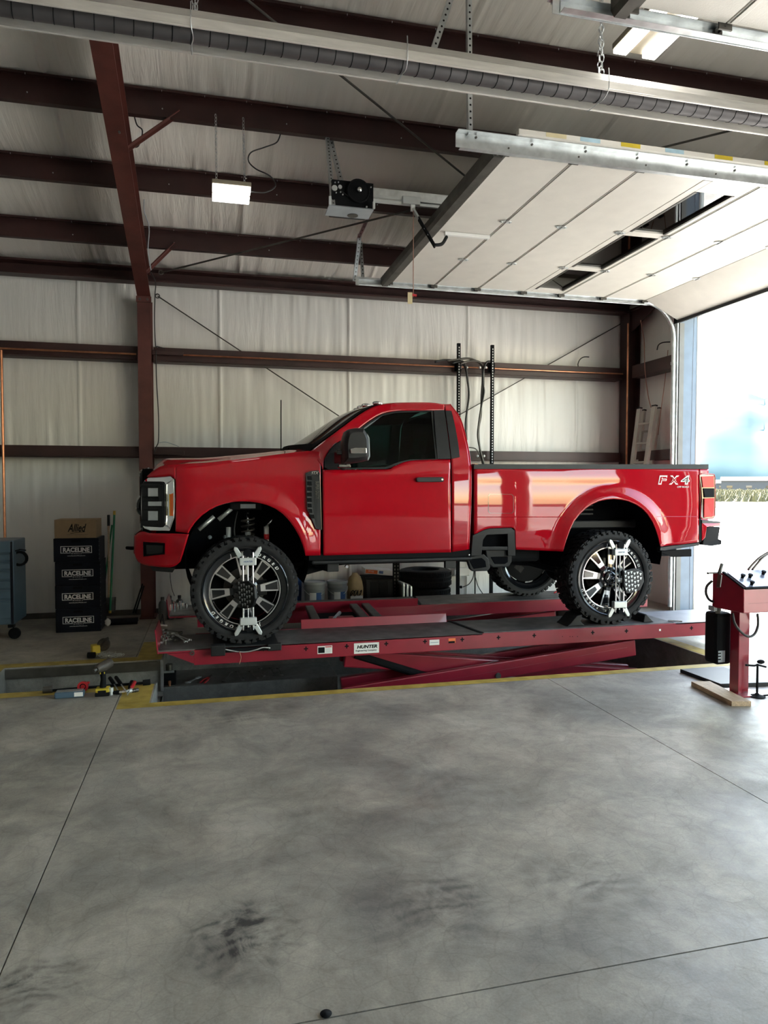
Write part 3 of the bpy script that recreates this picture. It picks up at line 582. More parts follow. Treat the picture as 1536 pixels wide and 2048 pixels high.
b = MB(); b.box((-.585, YC-.70, 1.28), (-.50, YC+.70, 1.84)); b.build('grille_shell', 'flat', TR)
for z, h, x in ((1.80,.05,-.63), (1.50,.16,-.665), (1.30,.06,-.63)): 
    b = MB(); b.grid(lambda u, v: Vector((x+.05*(1-abs(sin(pi*v))**.6)+.06*abs(2*u-1)**3, YC+(2*u-1)*(.66 if z < 1.7 else .60), z+(v-.5)*h)), 20, 8); b.build('grille_bar', 'gblack', TR, smooth=True, solid=-.03)
for k in range(11): MB().box((-.605, YC-.7+k*.14-.008, 1.31), (-.587, YC-.7+k*.14+.008, 1.80)).build('grille_slat', 'black', TR)
bt = [(270,1072),(276,1066),(286,1063),(300,1066.5),(340,1067),(377,1068)]; bb = [(269,1108),(274,1121),(282,1127),(300,1132),(342,1134.5),(360,1124)]
b = MB(); ribbon(b, bt, bb, 24, 12, .012); NB = len(b.v); both('front_bumper', b, 'red', smooth=True, solid=.012)
e0 = [v.copy() for v in b.v[:13]]
b = MB(); b.grid(lambda u, v: Vector((e0[round(v*12)].x-.05*(1-abs(2*u-1)**3), lerp(e0[round(v*12)].y, 2*YC-e0[round(v*12)].y, u), e0[round(v*12)].z)), 20, 12); b.build('front_bumper_centre', 'red', TR, smooth=True, solid=.012)
both('fog_pocket', spoly([(286,1084),(331,1087),(330,1108),(287,1113)], .034, .06), 'inner', bevel=.004); both('fog_lamp', spoly([(292,1090),(326,1091),(325,1106),(293,1109)], .036, .005), 'glassg' if 0 else 'gblack')
both('bumper_trim', ringpoly([(284,1081.5),(332,1084.5),(331.5,1109.5),(285,1115)], 2.2, .040, .03), 'red')
b = MB(); q = [side(x, y, -.05) for x, y in ((300,1133),(346,1136),(351,1136),(345,1145),(306,1142))]; b.add([Vector((p.x, p.y, p.z)) for p in q]+[mir(p) for p in q], [(0,1,2,3,4),(9,8,7,6,5)]+[(i, i+5, (i+1) % 5+5, (i+1) % 5) for i in range(5)]); b.build('air_dam', 'black', TR)
for s in (-1, 1): MB().tube([(-.60, YC+s*.42, 1.10), (-.72, YC+s*.42, 1.10), (-.755, YC+s*.42, 1.105), (-.76, YC+s*.38, 1.105), (-.72, YC+s*.36, 1.10), (-.60, YC+s*.36, 1.10)], .014, 8).build('tow_hook', 'flat', TR, smooth=True)
# --- fender vent badge
vp = [(611.5,946),(622,942),(637.5,940.5),(640,948),(643.5,1060),(632,1058.5),(614,1018)]
vt = both('fender_vent', spoly(vp, .022, .035), 'black', bevel=.004)
for o_ in vt[:1]:
    for k in range(8):
        y = 952+k*11; x0 = 615 if y < 1015 else 615+(y-1015)*.36; MB().add(*(lambda m_: (m_.v, m_.f))(spoly([(x0, y), (x0+8, y), (x0+9, y+8), (x0+.5, y+7.5)], .024, .005))).build('vent_slot', 'flat', o_)
    put_t = textmb('STX', .035, .001, .3, .001); put_t.xf(Matrix.Translation(side(629, 946, .0235)) @ FACEY).build('badge_text', 'chrome', o_, fixn=False)
    t = textmb('SUPER DUTY', .045, .001, 0, .0005); t.xf(Matrix.Translation(side(634.5, 980, .0235)) @ FACEY @ Matrix.Rotation(-pi/2, 4, 'Z') @ Matrix.Diagonal((.62, 1, 1, 1))).build('badge_text', 'darksteel', o_, fixn=False)
    ringpoly(vp, 1.6, .0245, .004).build('vent_rim', 'gblack', o_)
# --- door lower
dt = curve([(646.5,902),(648,925),(652,937.8),(657,939.5),(700,938.5),(773,938.5),(784,934),(794,929.5),(808,923.5),(825,920.5),(874,918.3),(900.5,919)])
dtop = curve([(645,940),(652,939.5),(773,939),(784,935),(794,930),(808,924.3),(825,921),(874,918.8),(900.8,919.3)], True)
db_ = curve([(645,1111),(780,1107.5),(903,1104.5)])
b = MB(); rowpx = lambda v: v
def doorf(u, v):
    # left edge leans 643.5..646.5, right edge 901..903
    xl = lerp(646.8, 645.2, v); xr = lerp(902.3, 900.3, v); x = lerp(xl, xr, u); return side(x, lerp(db_(x), dtop(x), v))
b.grid(doorf, 60, 24)
doors = both('door', b, 'red', smooth=True, solid=.012)
# window surround: A pillar and roof rail
An = [(621,902),(645,884),(669.5,866),(695,847),(719,829.5),(740,816.5),(760,809.5),(790,806.5),(830,805.5),(867,806),(889,809)]
Bn = [(647,937),(648.7,918),(666,891),(688,877),(714,860.5),(738,842),(765,826.5),(793,821),(830,820.3),(866,820.2),(888.5,819.5)]
def ribp(A, B, n, m, off=0., par='x'):
    b = MB(); A = smoothpts([(a, c, 0) for a, c in A], 4); B = smoothpts([(a, c, 0) for a, c in B], 4); n = len(A)-1
    return b.grid(lambda u, v: side(*(A[round(u*n)].lerp(B[round(u*n)], v)).xy, off), n, m)
both('pillar_and_roof_rail', ribp(An, Bn, 0, 6), 'red', smooth=True, solid=.02)
b = MB(); b.add([side(x, y) for x, y in ((621,902.5),(645,902.5),(646.5,938),(644.5,938),(642,905))], [(0,1,2,3,4)]); both('pillar_foot', b, 'red', solid=.01)
# rear cab corner
both('cab_corner', ribp([(889.5,808.5),(893,840),(899,890),(902.5,919),(903.8,960),(904,1020),(904.3,1104)], [(899,808.5),(920,838),(932,880),(938.5,915),(941.5,955),(940,1020),(936.5,1099)], 0, 8), 'red', smooth=True, solid=.012)
b = MB(); ca = [(899,808.5),(920,838),(932,880),(938.5,915),(941.5,955),(940,1020),(936.5,1099)]; CE = [side(p.x, p.y) for p in smoothpts([(a, c, 0) for a, c in ca], 4)]; nE = len(CE)-1
b.grid(lambda u, v: Vector((CE[round(u*nE)].x+.03*(1-abs(2*v-1)**4), lerp(CE[round(u*nE)].y, 2*YC-CE[round(u*nE)].y, v), CE[round(u*nE)].z)), nE, 14); b.build('cab_back', 'red', TR, smooth=True, solid=-.01)
b = MB(); bx_ = CE[10].x; b.box((CE[12].x+.02, YC-.62, 1.98), (CE[12].x+.035, YC+.62, 2.36)); b.build('rear_window', 'gblack', TR)
# window trims and glass
gp = [(651,933),(650.5,920),(667.5,893),(689,880),(715.5,863),(740,845),(767,829.5),(794,824),(864,822.5),(873.5,917),(825,918.8),(808,922.3),(794,927.5),(784,932),(773,936.3),(700,936.6),(658,937.3)]
both('window_seal', ringpoly([(649.5,934),(649,918.5),(666.5,891.5),(688.5,878),(714.5,861.3),(739,843),(766,827.5),(793.5,822),(866,820.8),(875.5,918.6),(825,920.4),(808,924),(794,929.3),(784,934),(773,938),(700,938.3),(657,939)], 4.2, .004, .015), 'black')
gl = both('door_glass', spoly(gp, -.012, .005), 'tint')
both('mirror_sail', spoly([(650.5,936),(650,920),(660,902),(672,888),(688,879),(690,936)], -.006, .01), 'black')
both('pillar_trim', ribp([(867.5,820.8),(870,850),(873,890),(875.5,917.8)], [(888.7,820.3),(893,850),(898,888),(901,917.5)], 0, 5, .006), 'black', solid=.012)
both('corner_trim', ribp([(891,821),(895,850),(900,890),(903,917.5)], [(903,821.5),(909,846),(916.5,886),(919.5,914)], 0, 5, .008), 'black', solid=.012)
# --- windscreen and roof
AP = [side(p.x, p.y, -.004) for p in smoothpts([(a, c-1, 0) for a, c in An[:7]], 4)]; nA = len(AP)-1
def wsf(u, v):
    p = AP[round(u*nA)]; s = 2*v-1; w = YC-p.y; return Vector((p.x-lerp(.17, .09, u)*(1-s*s), YC+s*w, p.z+.022*(1-s*s)))
b = MB(); b.grid(wsf, nA, 20); b.build('windscreen', 'shield', TR, smooth=True, solid=.006)
b = MB(); b.grid(lambda u, v: wsf(round(u*nA)/nA, v*.055)+Vector((-.006, -.002, .004)), nA, 1); both('windscreen_edge', b, 'flat')
b = MB(); b.grid(lambda u, v: wsf(0, v)+Vector((-.008+.03*u, 0, -.02+.08*u)), 1, 20); b.build('windscreen_base', 'flat', TR)
ws = [wsf(u_, v_) for u_, v_ in ((.03,.30),(.1,.5),(.13,.62))]; MB().tube([p+Vector((-.02,0,.012)) for p in ws], .008, 6).build('wiper', 'flat', TR); ws = [wsf(u_, v_) for u_, v_ in ((.03,.55),(.1,.72),(.13,.85))]; MB().tube([p+Vector((-.02,0,.012)) for p in ws], .008, 6).build('wiper', 'flat', TR)
RP = [side(p.x, p.y-.3) for p in smoothpts([(a, c, 0) for a, c in An[6:]+[(899,808.5)]], 5)]; nR = len(RP)-1
def roof(u, v):
    p = RP[round(u*nR)]; s = 2*v-1; w = YC-p.y; k = 1-abs(s)**2.3
    return Vector((p.x-.09*(1-s*s)*(1-u)**3+.02*(1-s*s)*u, YC+s*w, p.z+k*lerp(.028, .055, sst(u*4))*(1-.25*sst((u-.85)/.15))))
b = MB(); b.grid(roof, nR, 30); b.build('roof', 'red', TR, smooth=True, solid=.012)
for v in (.12, .36, .5, .64, .88):
    p = roof(.10, v); b = MB(); b.sphere(p+Vector((0,0,.008)), .03, 14, 8, (1.7, 1.0, .75)); o = b.build('cab_light', 'chrome', TR, smooth=True); MB().sphere(p+Vector((-.012,0,.012)), .026, 12, 8, (1.6, .9, .75)).build('cab_light_lens', 'glassg', o, smooth=True)
p = roof(.93, .5); b = MB(); b.sphere(p+Vector((0,0,-.012)), .05, 16, 8, (1.7, 4.2, .7)); b.build('brake_light_fin', 'gblack', TR, smooth=True)
# --- mirror (tow type), door handle
for mirror in (0, 1):
    def put(name, b, m, par, **k):
        if mirror: b.v = [mir(v) for v in b.v]; b.f = [f[::-1] for f in b.f]
        return b.build(name, m, par, **k)
    mp = [(692,863),(699,858),(711,856.2),(726.6,856.2),(732,865),(736.5,876),(737.5,913),(734,921.5),(718.5,925),(702,927),(687,927),(686,891),(688,876)]
    b = MB(); A = [onY(x, y, 6.10) for x, y in mp]; n = len(A); c = sum(A, Vector())/n
    rings = [[c+(p-c)*.72+Vector((.0,-.075,0)) for p in A], [c+(p-c)*.93+Vector((0,-.045,0)) for p in A], A, [p+Vector((.0,.13,0)) for p in A], [c+(p-c)*.9+Vector((0,.16,0)) for p in A]]
    b.add([v for r_ in rings for v in r_], [(k*n+i, k*n+(i+1) % n, (k+1)*n+(i+1) % n, (k+1)*n+i) for k in range(4) for i in range(n)]+[tuple(range(n))[::-1], tuple(range(4*n, 5*n))])
    mo = put('wing_mirror', b, 'black', TR, smooth=40)
    q = [onY(x, y, 6.005) for x, y in ((701,897.5),(710,895.5),(733,895.5),(733.5,906.5),(710,907),(702,906.5))]; b = MB(); b.add(q+[p+Vector((0,.02,0)) for p in q], [tuple(range(6))[::-1], tuple(range(6, 12))]+[(i, (i+1) % 6, (i+1) % 6+6, i+6) for i in range(6)]); put('marker_lamp', b, 'chrome', mo, bevel=.004)
    q = [onY(x, y, 6.10) for x, y in ((733,868),(737,876),(738.3,913),(735,921),(733.5,919),(735,912),(734,877))]; b = MB(); b.add([p+Vector((.004,-.02,0)) for p in q]+[p+Vector((.004,.14,0)) for p in q], [tuple(range(7))[::-1], tuple(range(7, 14))]+[(i, (i+1) % 7, (i+1) % 7+7, i+7) for i in range(7)]); put('mirror_rim', b, 'grey', mo)
    b = MB(); b.bar(onY(676, 932.5, 6.20), onY(700, 932.5, 6.20), .10, .03); b.bar(onY(680, 905, 6.25), onY(692, 905, 6.20), .12, .05); b.bar(onY(672, 915, 6.33), onY(688, 915, 6.22), .05, .11); put('mirror_arm', b, 'gblack', mo, bevel=.01)
    b = MB(); b.bar(onY(693, 930.8, 6.13), onY(700, 930.8, 6.13), .02, .02); b.bar(onY(678, 931.5, 6.14), onY(694, 931.5, 6.14), .02, .018); put('arm_trim', b, 'chrome', mo); b = MB(); b.sphere(onY(686, 935, 6.2), .035, 12, 8, (1, 1, .7)); put('puddle_lamp', b, 'black', mo, smooth=True)
    dh = put('door_handle', spoly([(833,956.5),(836,954.5),(885,954),(888,956),(888,962.5),(886,964),(836,964.2),(833,962)], .035, .03), 'black', doors[mirror], bevel=.006)
    b = MB(); c = side(884.5, 959, .037); b.cyl(c+Vector((0,.004,0)), c-Vector((0,.002,0)), .010, 12); put('lock', b, 'chrome', dh if 0 else doors[mirror])
    put('handle_cup', spoly([(840,952),(880,951.5),(883,959),(880,967),(840,967),(837,959)], -.002, .004), 'red', doors[mirror])
# sill / slider
both('sill', MB().box((.86, YC-.975, 1.0), (2.50, YC-.90, 1.072)), 'flat', bevel=.01); both('sill_rail', MB().box((.9, YC-.99, .965), (2.46, YC-.90, 1.0)), 'black', bevel=.015)
for x in (1.05, 2.2): both('slider_bracket', MB().box((x, YC-.95, .89), (x+.11, YC-.90, .97)), 'black', bevel=.006)
b = MB(); c = onY(693, 1133, 6.55); b.cyl(c+Vector((0,.02,0)), c-Vector((0,.02,0)), .014, 12); b.build('pivot_bolt', 'chrome', TR)
MB().prism([(.86,1.0),(1.22,1.0),(1.16,.90),(1.08,.875),(1.0,.90)], 6.56, 6.62, 'Y').build('arm_mount', 'flat', TR)
# --- bed
archr = [(1126.5,1102),(1129,1093),(1133,1079),(1140,1060),(1148,1043),(1158,1030),(1170,1018),(1184,1008.5),(1199,1002),(1214,999),(1228,998),(1243,999.5),(1257,1002.5),(1272,1009),(1286,1018.5),(1296,1029.5),(1305,1043.5),(1312,1060),(1317,1076),(1320,1090),(1321.5,1094)]
bb_ = curve([(948.5,1069),(969,1059),(978,1056.5),(1023,1055),(1027,1056.5),(1031,1062),(1032,1098.5),(1032.1,1099),(1126,1103)]+archr+[(1321.6,1093),(1370,1088),(1399,1084)])
bt_ = curve([(948,936.5),(1400,937.5),(1417,938)])
xs = [948.5,955,962,969,978]+[980+i*5 for i in range(9)]+[1023,1025,1027,1029,1031,1032,1032.2]+[1036+i*6 for i in range(15)]+[1126]+[1126.5+i*1.95 for i in range(100)]+[1321.5,1321.7]+[1324+i*5 for i in range(15)]+[1397.5]
b = MB(); colpanel(b, 0, 0, bb_, bt_, 0, 26, 0, xs); b.grid(lambda u, v: side(lerp(1397.5, 1417, u), lerp(949, 938, v)), 6, 3); beds = both('bed_side', b, 'red', smooth=True, solid=.012, weld=True)
both('bed_rail_cap', MB().grid(lambda u, v: side(lerp(948, 1417, u), 938-9.5*v, .004), 60, 2), 'black', solid=.03)
b = MB(); top = [side(lerp(948, 1417, i/40), 928.5) for i in range(41)]; b.grid(lambda u, v: top[round(u*40)]+Vector((0, .07*v, 0)), 40, 1); both('bed_rail_top', b, 'black', solid=.02)
ZB = 1.30; both('bed_inner_wall', MB().box((2.52, YC-.93, 1.62), (5.06, YC-.90, 1.90)).box((2.52, YC-.93, ZB), (3.34, YC-.90, 1.62)).box((4.60, YC-.93, ZB), (5.06, YC-.90, 1.62)).box((3.30, YC-.93, 1.60), (4.64, YC-.50, 1.63)), 'black'); MB().box((2.52, YC-.56, ZB-.02), (5.06, YC+.56, ZB+.02)).build('bed_floor', 'black', TR); MB().box((2.50, YC-.95, 1.15), (2.53, YC+.95, 1.90)).build('bed_front_wall', 'red', TR); MB().box((5.06, YC-.78, 1.22), (5.12, YC+.78, 1.895)).build('tailgate', 'red', TR, bevel=.012)
fd = [(979,988),(1024,988.5),(1027.5,992),(1027.5,1023.5),(1024,1027),(980,1026.5),(976.5,1023),(976.5,992)]
b = ringpoly(fd, 1.0, .002, .003); b.build('fuel_door_seam', 'darklens', beds[0])
both('bed_crease', MB().grid(lambda u, v: side(lerp(949.5, 1133, u), 1033.2+1.6*v, .0025*sin(pi*v)+.0005), 40, 2), 'red'); both('bed_crease', MB().grid(lambda u, v: side(lerp(1314, 1397, u), 1032.5+1.6*v, .0025*sin(pi*v)+.0005), 30, 2), 'red')
# FX4 decal
for txt, dx in (('FX4', 0),):
    for ch, px, wd, m_ in (('F', 1325.5, .108, 'red'), ('X', 1348, .120, 'red'), ('4', 1370.5, .108, 'darksteel')):
        for bold, fill, dd, hh, nm_ in ((.006, 'white', 0., 1.0, 'decal_outline'), (0., m_, -.0015, .82, 'decal_letter')):
            t0 = textmb(ch, .120, .0006, .12, bold); xs_ = [v.x for v in t0.v]; mid = (max(xs_)+min(xs_))/2; k = (wd if bold else wd-.022)/(max(xs_)-min(xs_)); t0.xf(Matrix.Translation(side(px, 961, .004)+Vector((0, dd, 0))) @ FACEY @ Matrix.Diagonal((k, hh, 1, 1)) @ Matrix.Translation((-mid, 0, 0))).build(nm_, fill, beds[0], fixn=False)
    put_text('decal_small_print', 'OFF ROAD', .026, side(1366, 974, .004), 'white', beds[0], w=.14, shear=.1)
# step recess and folding steps
sr = [(945.5,1071),(968,1060),(978,1057.2),(1023,1056),(1029.5,1062),(1031,1098.5),(1031,1112),(1016,1112),(1015,1068),(974,1070),(966,1080),(963,1112),(942,1112)]
both('step_surround', spoly(sr, .004, .05), 'black', bevel=.004)
both('step_recess', spoly([(964,1064),(1020,1062),(1022,1105),(962,1105)], -.10, .01), 'inner'); both('step_tread', spoly([(962,1093),(1024,1093),(1024,1101),(962,1101)], .0, .10), 'black', bevel=.008)
s1 = both('side_step', spoly([(932,1112),(968,1108),(978,1118),(981,1136),(976,1142),(946,1143),(940,1138)], -.02, .05), 'black', bevel=.010); both('step_pad', spoly([(938,1119),(964,1116),(971,1122),(973,1134),(948,1138)], -.012, .02), 'inner', bevel=.003)
s2 = both('side_step', spoly([(970,1098),(1024,1098),(1024,1124),(1018,1134),(986,1135),(976,1128)], -.035, .05), 'black', bevel=.010); both('step_pad', spoly([(982,1114),(1016,1113),(1016,1124),(1010,1128),(990,1128)], -.025, .02), 'inner', bevel=.003)
for x in (938, 950): b = MB(); b.sphere(side(x, 1110, -.01), .012, 10, 6); b.build('step_bolt', 'chrome', TR, smooth=True)
# tail lamp
for mirror in (0, 1):
    def put(name, b, m, par, **k):
        if mirror: b.v = [mir(v) for v in b.v]; b.f = [f[::-1] for f in b.f]
        return b.build(name, m, par, **k)
    tl = put('tail_lamp', spoly([(1398.5,950),(1412,946.5),(1428,949),(1430,955),(1430,1030),(1427,1036),(1406,1038),(1401,1034),(1403,1000),(1402,972)], .004, .09), 'darklens', TR, bevel=.006)
    put('lamp_lens', spoly([(1403,953),(1428.5,952),(1429,974.5),(1406,975)], .010, .02), 'taillight', tl, bevel=.004); put('lamp_lens', spoly([(1409,997),(1429,996),(1429,1031),(1425,1034),(1408,1035)], .010, .02), 'taillight', tl, bevel=.004); put('lamp_lens', spoly([(1407,976.5),(1429,976.5),(1429,994.5),(1410,995)], .008, .02), 'flat', tl, bevel=.003)
    put('lamp_rim', ringpoly([(1399.5,949),(1412,945.7),(1429,948),(1431,955),(1431,1031),(1427,1037),(1406,1039),(1401,1035)], 1.6, .006, .01), 'red', tl)
    put('rear_corner', spoly([(1398,1037),(1404,1040),(1403,1083),(1398,1086)], .0, .05), 'flat', TR)
both('rear_valance', spoly([(1321,1095),(1370,1089),(1399,1085.5),(1399,1091),(1372,1095),(1330,1101),(1320,1101)], .0, .06), 'black', bevel=.004)
b = MB()
def rb(x0, x1, z0, z1, y): return MB().box((x0, YC-y, z0), (x1, YC+y, z1))
rb(5.12, 5.28, 1.14, 1.34, .80).build('rear_bumper', 'red', TR, bevel=.03)
both('bumper_end', spoly([(1404,1045),(1440,1045),(1441,1052),(1414,1054),(1411,1075),(1404,1082)], .004, .2), 'red', bevel=.006); both('bumper_cap', spoly([(1404,1040),(1441,1043),(1441,1047),(1404,1047)], .006, .2), 'black', bevel=.004)
both('bumper_step', spoly([(1413,1056),(1420,1052.5),(1440.5,1054),(1437,1078),(1444,1081),(1443,1089),(1424,1092),(1405,1090),(1406,1081)], .0, .25), 'flat', bevel=.008)
MB().box((4.75, YC-.35, .93), (5.12, YC+.35, 1.06)).build('hitch_beam', 'darksteel', TR, bevel=.01); both('hitch_bracket', spoly([(1316,1103),(1383,1098),(1383,1113),(1345,1114),(1330,1108)], -.02, .03), 'flat', bevel=.003)
# --- inner bodies, wheelhouses, frame
def liner(xc, zc, r, a0, a1, y0, y1, name):
    b = MB(); n = 24; b.grid(lambda u, v: Vector((xc+r*cos(lerp(a0, a1, u)), lerp(y0, y1, v), zc+r*sin(lerp(a0, a1, u)))), n, 2); both(name, b, 'inner', smooth=True)
liner(.33, 1.03, .545, R(-25), R(205), 6.375, 7.0, 'wheel_liner'); liner(3.965, 1.02, .575, R(-15), R(195), 6.375, 6.85, 'wheel_liner')
b = MB(); b.box((-.45, 6.86, .95), (1.0, 6.90, 1.70)); both('inner_fender', b, 'inner'); b = MB(); b.box((3.3, 6.80, 1.02), (4.6, 6.84, 1.72)); both('bed_wheelhouse', b, 'inner')
for k in range(3): both('liner_louvre', MB().box((3.66, 6.775, 1.47-k*.045), (3.98, 6.799, 1.485-k*.045)), 'black')
both('liner_panel', MB().box((3.40, 6.70, 1.24), (4.45, 6.795, 1.32)), 'black', bevel=.01)
MB().box((.90, YC-.90, 1.02), (2.47, YC+.90, 1.12)).build('cab_floor', 'flat', TR); MB().box((.86, YC-.93, 1.08), (.92, YC+.93, 1.95)).build('firewall', 'flat', TR); both('door_lining', MB().box((.95, YC-.93, 1.10), (2.42, YC-.91, 1.80)), 'flat')
MB().box((.92, YC-.88, 1.60), (1.25, YC+.88, 1.93)).build('dashboard', 'black', TR, bevel=.05)
for y in (-.42, .42):
    MB().box((1.72, YC+y-.28, 1.12), (2.25, YC+y+.28, 1.42)).build('seat', 'black', TR, bevel=.05); MB().bar((2.22, YC+y, 1.36), (2.36, YC+y, 2.05), .54, .14, (1,0,0)).build('seat_back', 'black', TR, bevel=.04); MB().bar((2.34, YC+y, 2.06), (2.37, YC+y, 2.24), .28, .10, (1,0,0)).build('headrest', 'black', TR, bevel=.03)
MB().lathe([(.175,-.014),(.20,-.014),(.20,.014),(.175,.014)], (0,0,0), 'X', 24, True).xf(Matrix.Translation((1.45, YC-.42, 1.82)) @ Matrix.Rotation(R(-25), 4, 'Y')).build('steering_wheel', 'black', TR, smooth=True)
MB().box((-.40, YC-.46, 1.30), (.80, YC+.46, 1.70)).build('engine_bay', 'flat', TR)
both('frame_rail', MB().box((-.50, YC-.48, .90), (5.10, YC-.40, 1.06)), 'flat', bevel=.008)
for x in (.95, 2.3, 3.2, 4.7): MB().box((x, YC-.46, .92), (x+.1, YC+.46, 1.02)).build('crossmember', 'flat', TR)
for x in (XF, XRW):
    MB().tube([(x, 6.60, RWZ+WR), (x, 8.16, RWZ+WR)], .05, 14).build('axle', 'flat', TR, smooth=True); MB().sphere((x, YC+(-.1 if x < 1 else 0), RWZ+WR), .17, 18, 12, (1, .9, 1)).build('differential', 'flat', TR, smooth=True)
MB().tube([(XF+.15, YC, .80), (2.0, YC, .95), (XRW-.15, YC, .80)], .045, 12).build('drive_shaft', 'flat', TR, smooth=True); MB().tube([(1.3, YC+.2, .98), (3.2, YC+.25, .97), (4.4, YC+.6, .95)], .04, 12).build('exhaust', 'darksteel', TR, smooth=True); MB().box((2.62, YC-.85, .92), (3.25, YC-.5, 1.16)).build('fuel_tank', 'flat', TR, bevel=.04); MB().box((1.2, YC-.25, .9), (1.75, YC+.3, 1.1)).build('transmission', 'flat', TR, bevel=.05)
for s in (0, 1):
    def put(name, b, m, par=TR, **k):
        if s: b.v = [mir(v) for v in b.v]; b.f = [f[::-1] for f in b.f]
        return b.build(name, m, par, **k)
    put('radius_arm', MB().tube([(XF+.05, 6.78, .72), (.62, 6.74, .80), (1.08, 6.62, .93)], .035, 10), 'flat', smooth=True); put('radius_arm', MB().tube([(XF+.05, 6.78, .86), (.65, 6.74, .92), (1.08, 6.62, .96)], .028, 10), 'flat', smooth=True)
    h = [(XF+.05+.058*cos(t), 6.78+.058*sin(t), 1.02+.36*i/110) for i in range(111) for t in [i*2*pi*7/110]]
    put('coil_spring', MB().tube(h, .0085, 6), 'darksteel', smooth=True); put('shock_absorber', MB().tube([(XF+.05, 6.78, .80), (XF+.05, 6.78, 1.25)], .028, 12), 'satin', smooth=True); put('shock_rod', MB().tube([(XF+.05, 6.78, 1.25), (XF+.05, 6.78, 1.48)], .013, 10), 'chrome', smooth=True); put('shock_mount', MB().box((XF-.12, 6.74, 1.46), (XF+.18, 6.84, 1.53)), 'black', bevel=.01); put('mount_plate', MB().box((XF-.02, 6.728, 1.475), (XF+.12, 6.739, 1.515)), 'satin')
    for dx, c in ((-.13, 'satin'), (.22, 'white')): put('reservoir_shock', MB().tube([(XF+dx, 6.74, 1.0), (XF+dx, 6.74, 1.30)], .024, 12), c, smooth=True)
    put('red_band', MB().tube([(XF+.22, 6.738, 1.18), (XF+.22, 6.738, 1.23)], .0255, 12), 'redplastic', smooth=True); put('shock_rod', MB().tube([(XF+.22, 6.74, 1.30), (XF+.34, 6.78, 1.44)], .012, 8), 'chrome', smooth=True)
    for z in (-.02, .07): put('steering_damper', MB().tube([(XF-.36+z*2, 6.76, 1.30+z), (XF-.22+z*2, 6.76, 1.42+z)], .02, 10), 'satin', smooth=True)
    for q in ((-.30,1.20),(-.30,1.05),(-.16,1.20),(-.19,1.12)): put('frame_bolt', MB().sphere((XF+q[0], 6.85, q[1]), .02, 8, 6), 'grey', smooth=True)
    put('brake_hose', MB().tube(smoothpts([(XF-.05, 6.74, 1.45), (XF-.08, 6.70, 1.25), (XF-.02, 6.70, 1.13), (XF+.08, 6.72, 1.12)], 5), .008, 8), 'black', smooth=True)
    put('leaf_spring', MB().tube(smoothpts([(3.1, 6.86, .93), (XRW, 6.86, .74), (4.65, 6.86, .95)], 8), .03, 8), 'flat', smooth=True); put('rear_shock', MB().tube([(XRW-.2, 6.9, .75), (XRW-.35, 6.95, 1.15)], .028, 10), 'white', smooth=True)
    put('sway_bar_end', MB().tube([(XF-.42, 6.75, 1.0), (XF-.30, 6.75, .95)], .02, 8), 'flat', smooth=True)
MB().tube([(onY(562, 800, 8.2)), (onY(562, 905, 8.2))], .006, 6).build('antenna', 'flat', TR)
# --- wheels
T0 = MB()
T0.lathe([(.372,-.140),(.378,-.152),(.395,-.160),(.415,-.163),(.437,-.160),(.447,-.150),(.452,-.135),(.453,-.10),(.4535,0),(.453,.10),(.452,.135),(.447,.150),(.437,.160),(.395,.160),(.372,.14)], (0,0,0), 'Y', 72, True)
def lug(a, y0, y1, da, r0, r1, sk=0.):
    vs = []
    for r_ in (r0, r1):
        for (aa, yy) in ((a-da, y0), (a+da, y0), (a+da+sk, y1), (a-da+sk, y1)): vs.append((r_*cos(aa), yy, r_*sin(aa)))
    T0.add(vs, [(0,1,2,3),(7,6,5,4),(0,4,5,1),(1,5,6,2),(2,6,7,3),(3,7,4,0)])
for k in range(44):
    a = 2*pi*k/44
    for s in (-1, 1):
        lug(a+(.03 if k % 2 else 0), s*.105, s*(.156 if k % 2 else .150), .048, .45, .471, .02); lug(a+.02, s*.150, s*.1655, .045 if k % 2 else .030, .432, .458, .0)
        lug(a+.05, s*.052, s*.098, .045, .455, .471, -.05*s); lug(a+.09, s*.004, s*.046, .047, .455, .471, .04*s)
tyre = T0.build('tyre', 'rubber', None, smooth=35)
def circ_text(txt, r, a0, da, size, y, flip=False):
    b = MB()
    for i, ch in enumerate(txt):
        if ch == ' ': continue
        a = a0-i*da; t = textmb(ch, size, .0006, .15, .0012); m_ = Matrix.Translation((r*cos(a), y, r*sin(a))) @ FACEY @ Matrix.Rotation(a-pi/2, 4, 'Z'); t.xf(m_); b.v_ = 0; b.add(t.v, t.f)
    return b
rim = MB().lathe([(.374,-.148),(.379,-.156),(.372,-.162),(.362,-.150),(.352,-.146),(.318,-.140),(.310,-.128),(.304,-.10),(.30,.0),(.305,.10),(.36,.13),(.376,.15),(.376,.12),(.33,.09),(.322,0),(.33,-.09),(.37,-.12)], (0,0,0), 'Y', 64, True).build('wheel_rim', 'gblack', None, smooth=35)
lt = circ_text('JTX FORGED', .3345, R(112), R(8.6), .040, -.1445); n_ = circ_text('JTX FORGED', .3345, R(-68), R(8.6), .040, -.1445); lt.add(n_.v, n_.f); lt.build('rim_lettering', 'white', rim, fixn=False)
MB().lathe([(.0,-.150),(.045,-.150),(.060,-.140),(.066,-.12),(.095,-.115),(.115,-.105),(.125,-.085),(.12,-.05),(0,-.05)], (0,0,0), 'Y', 32).build('hub', 'gblack', rim, smooth=35); put_text('hub_text', 'JTX', .045, Vector((0,-.1505,0)), 'alu', rim, shear=.2, bold=.001)
for k in range(8): a = R(20)+k*pi/4; MB().cyl((.088*cos(a), -.112, .088*sin(a)), (.088*cos(a), -.135, .088*sin(a)), .011, 8).build('lug_nut', 'gblack', rim)
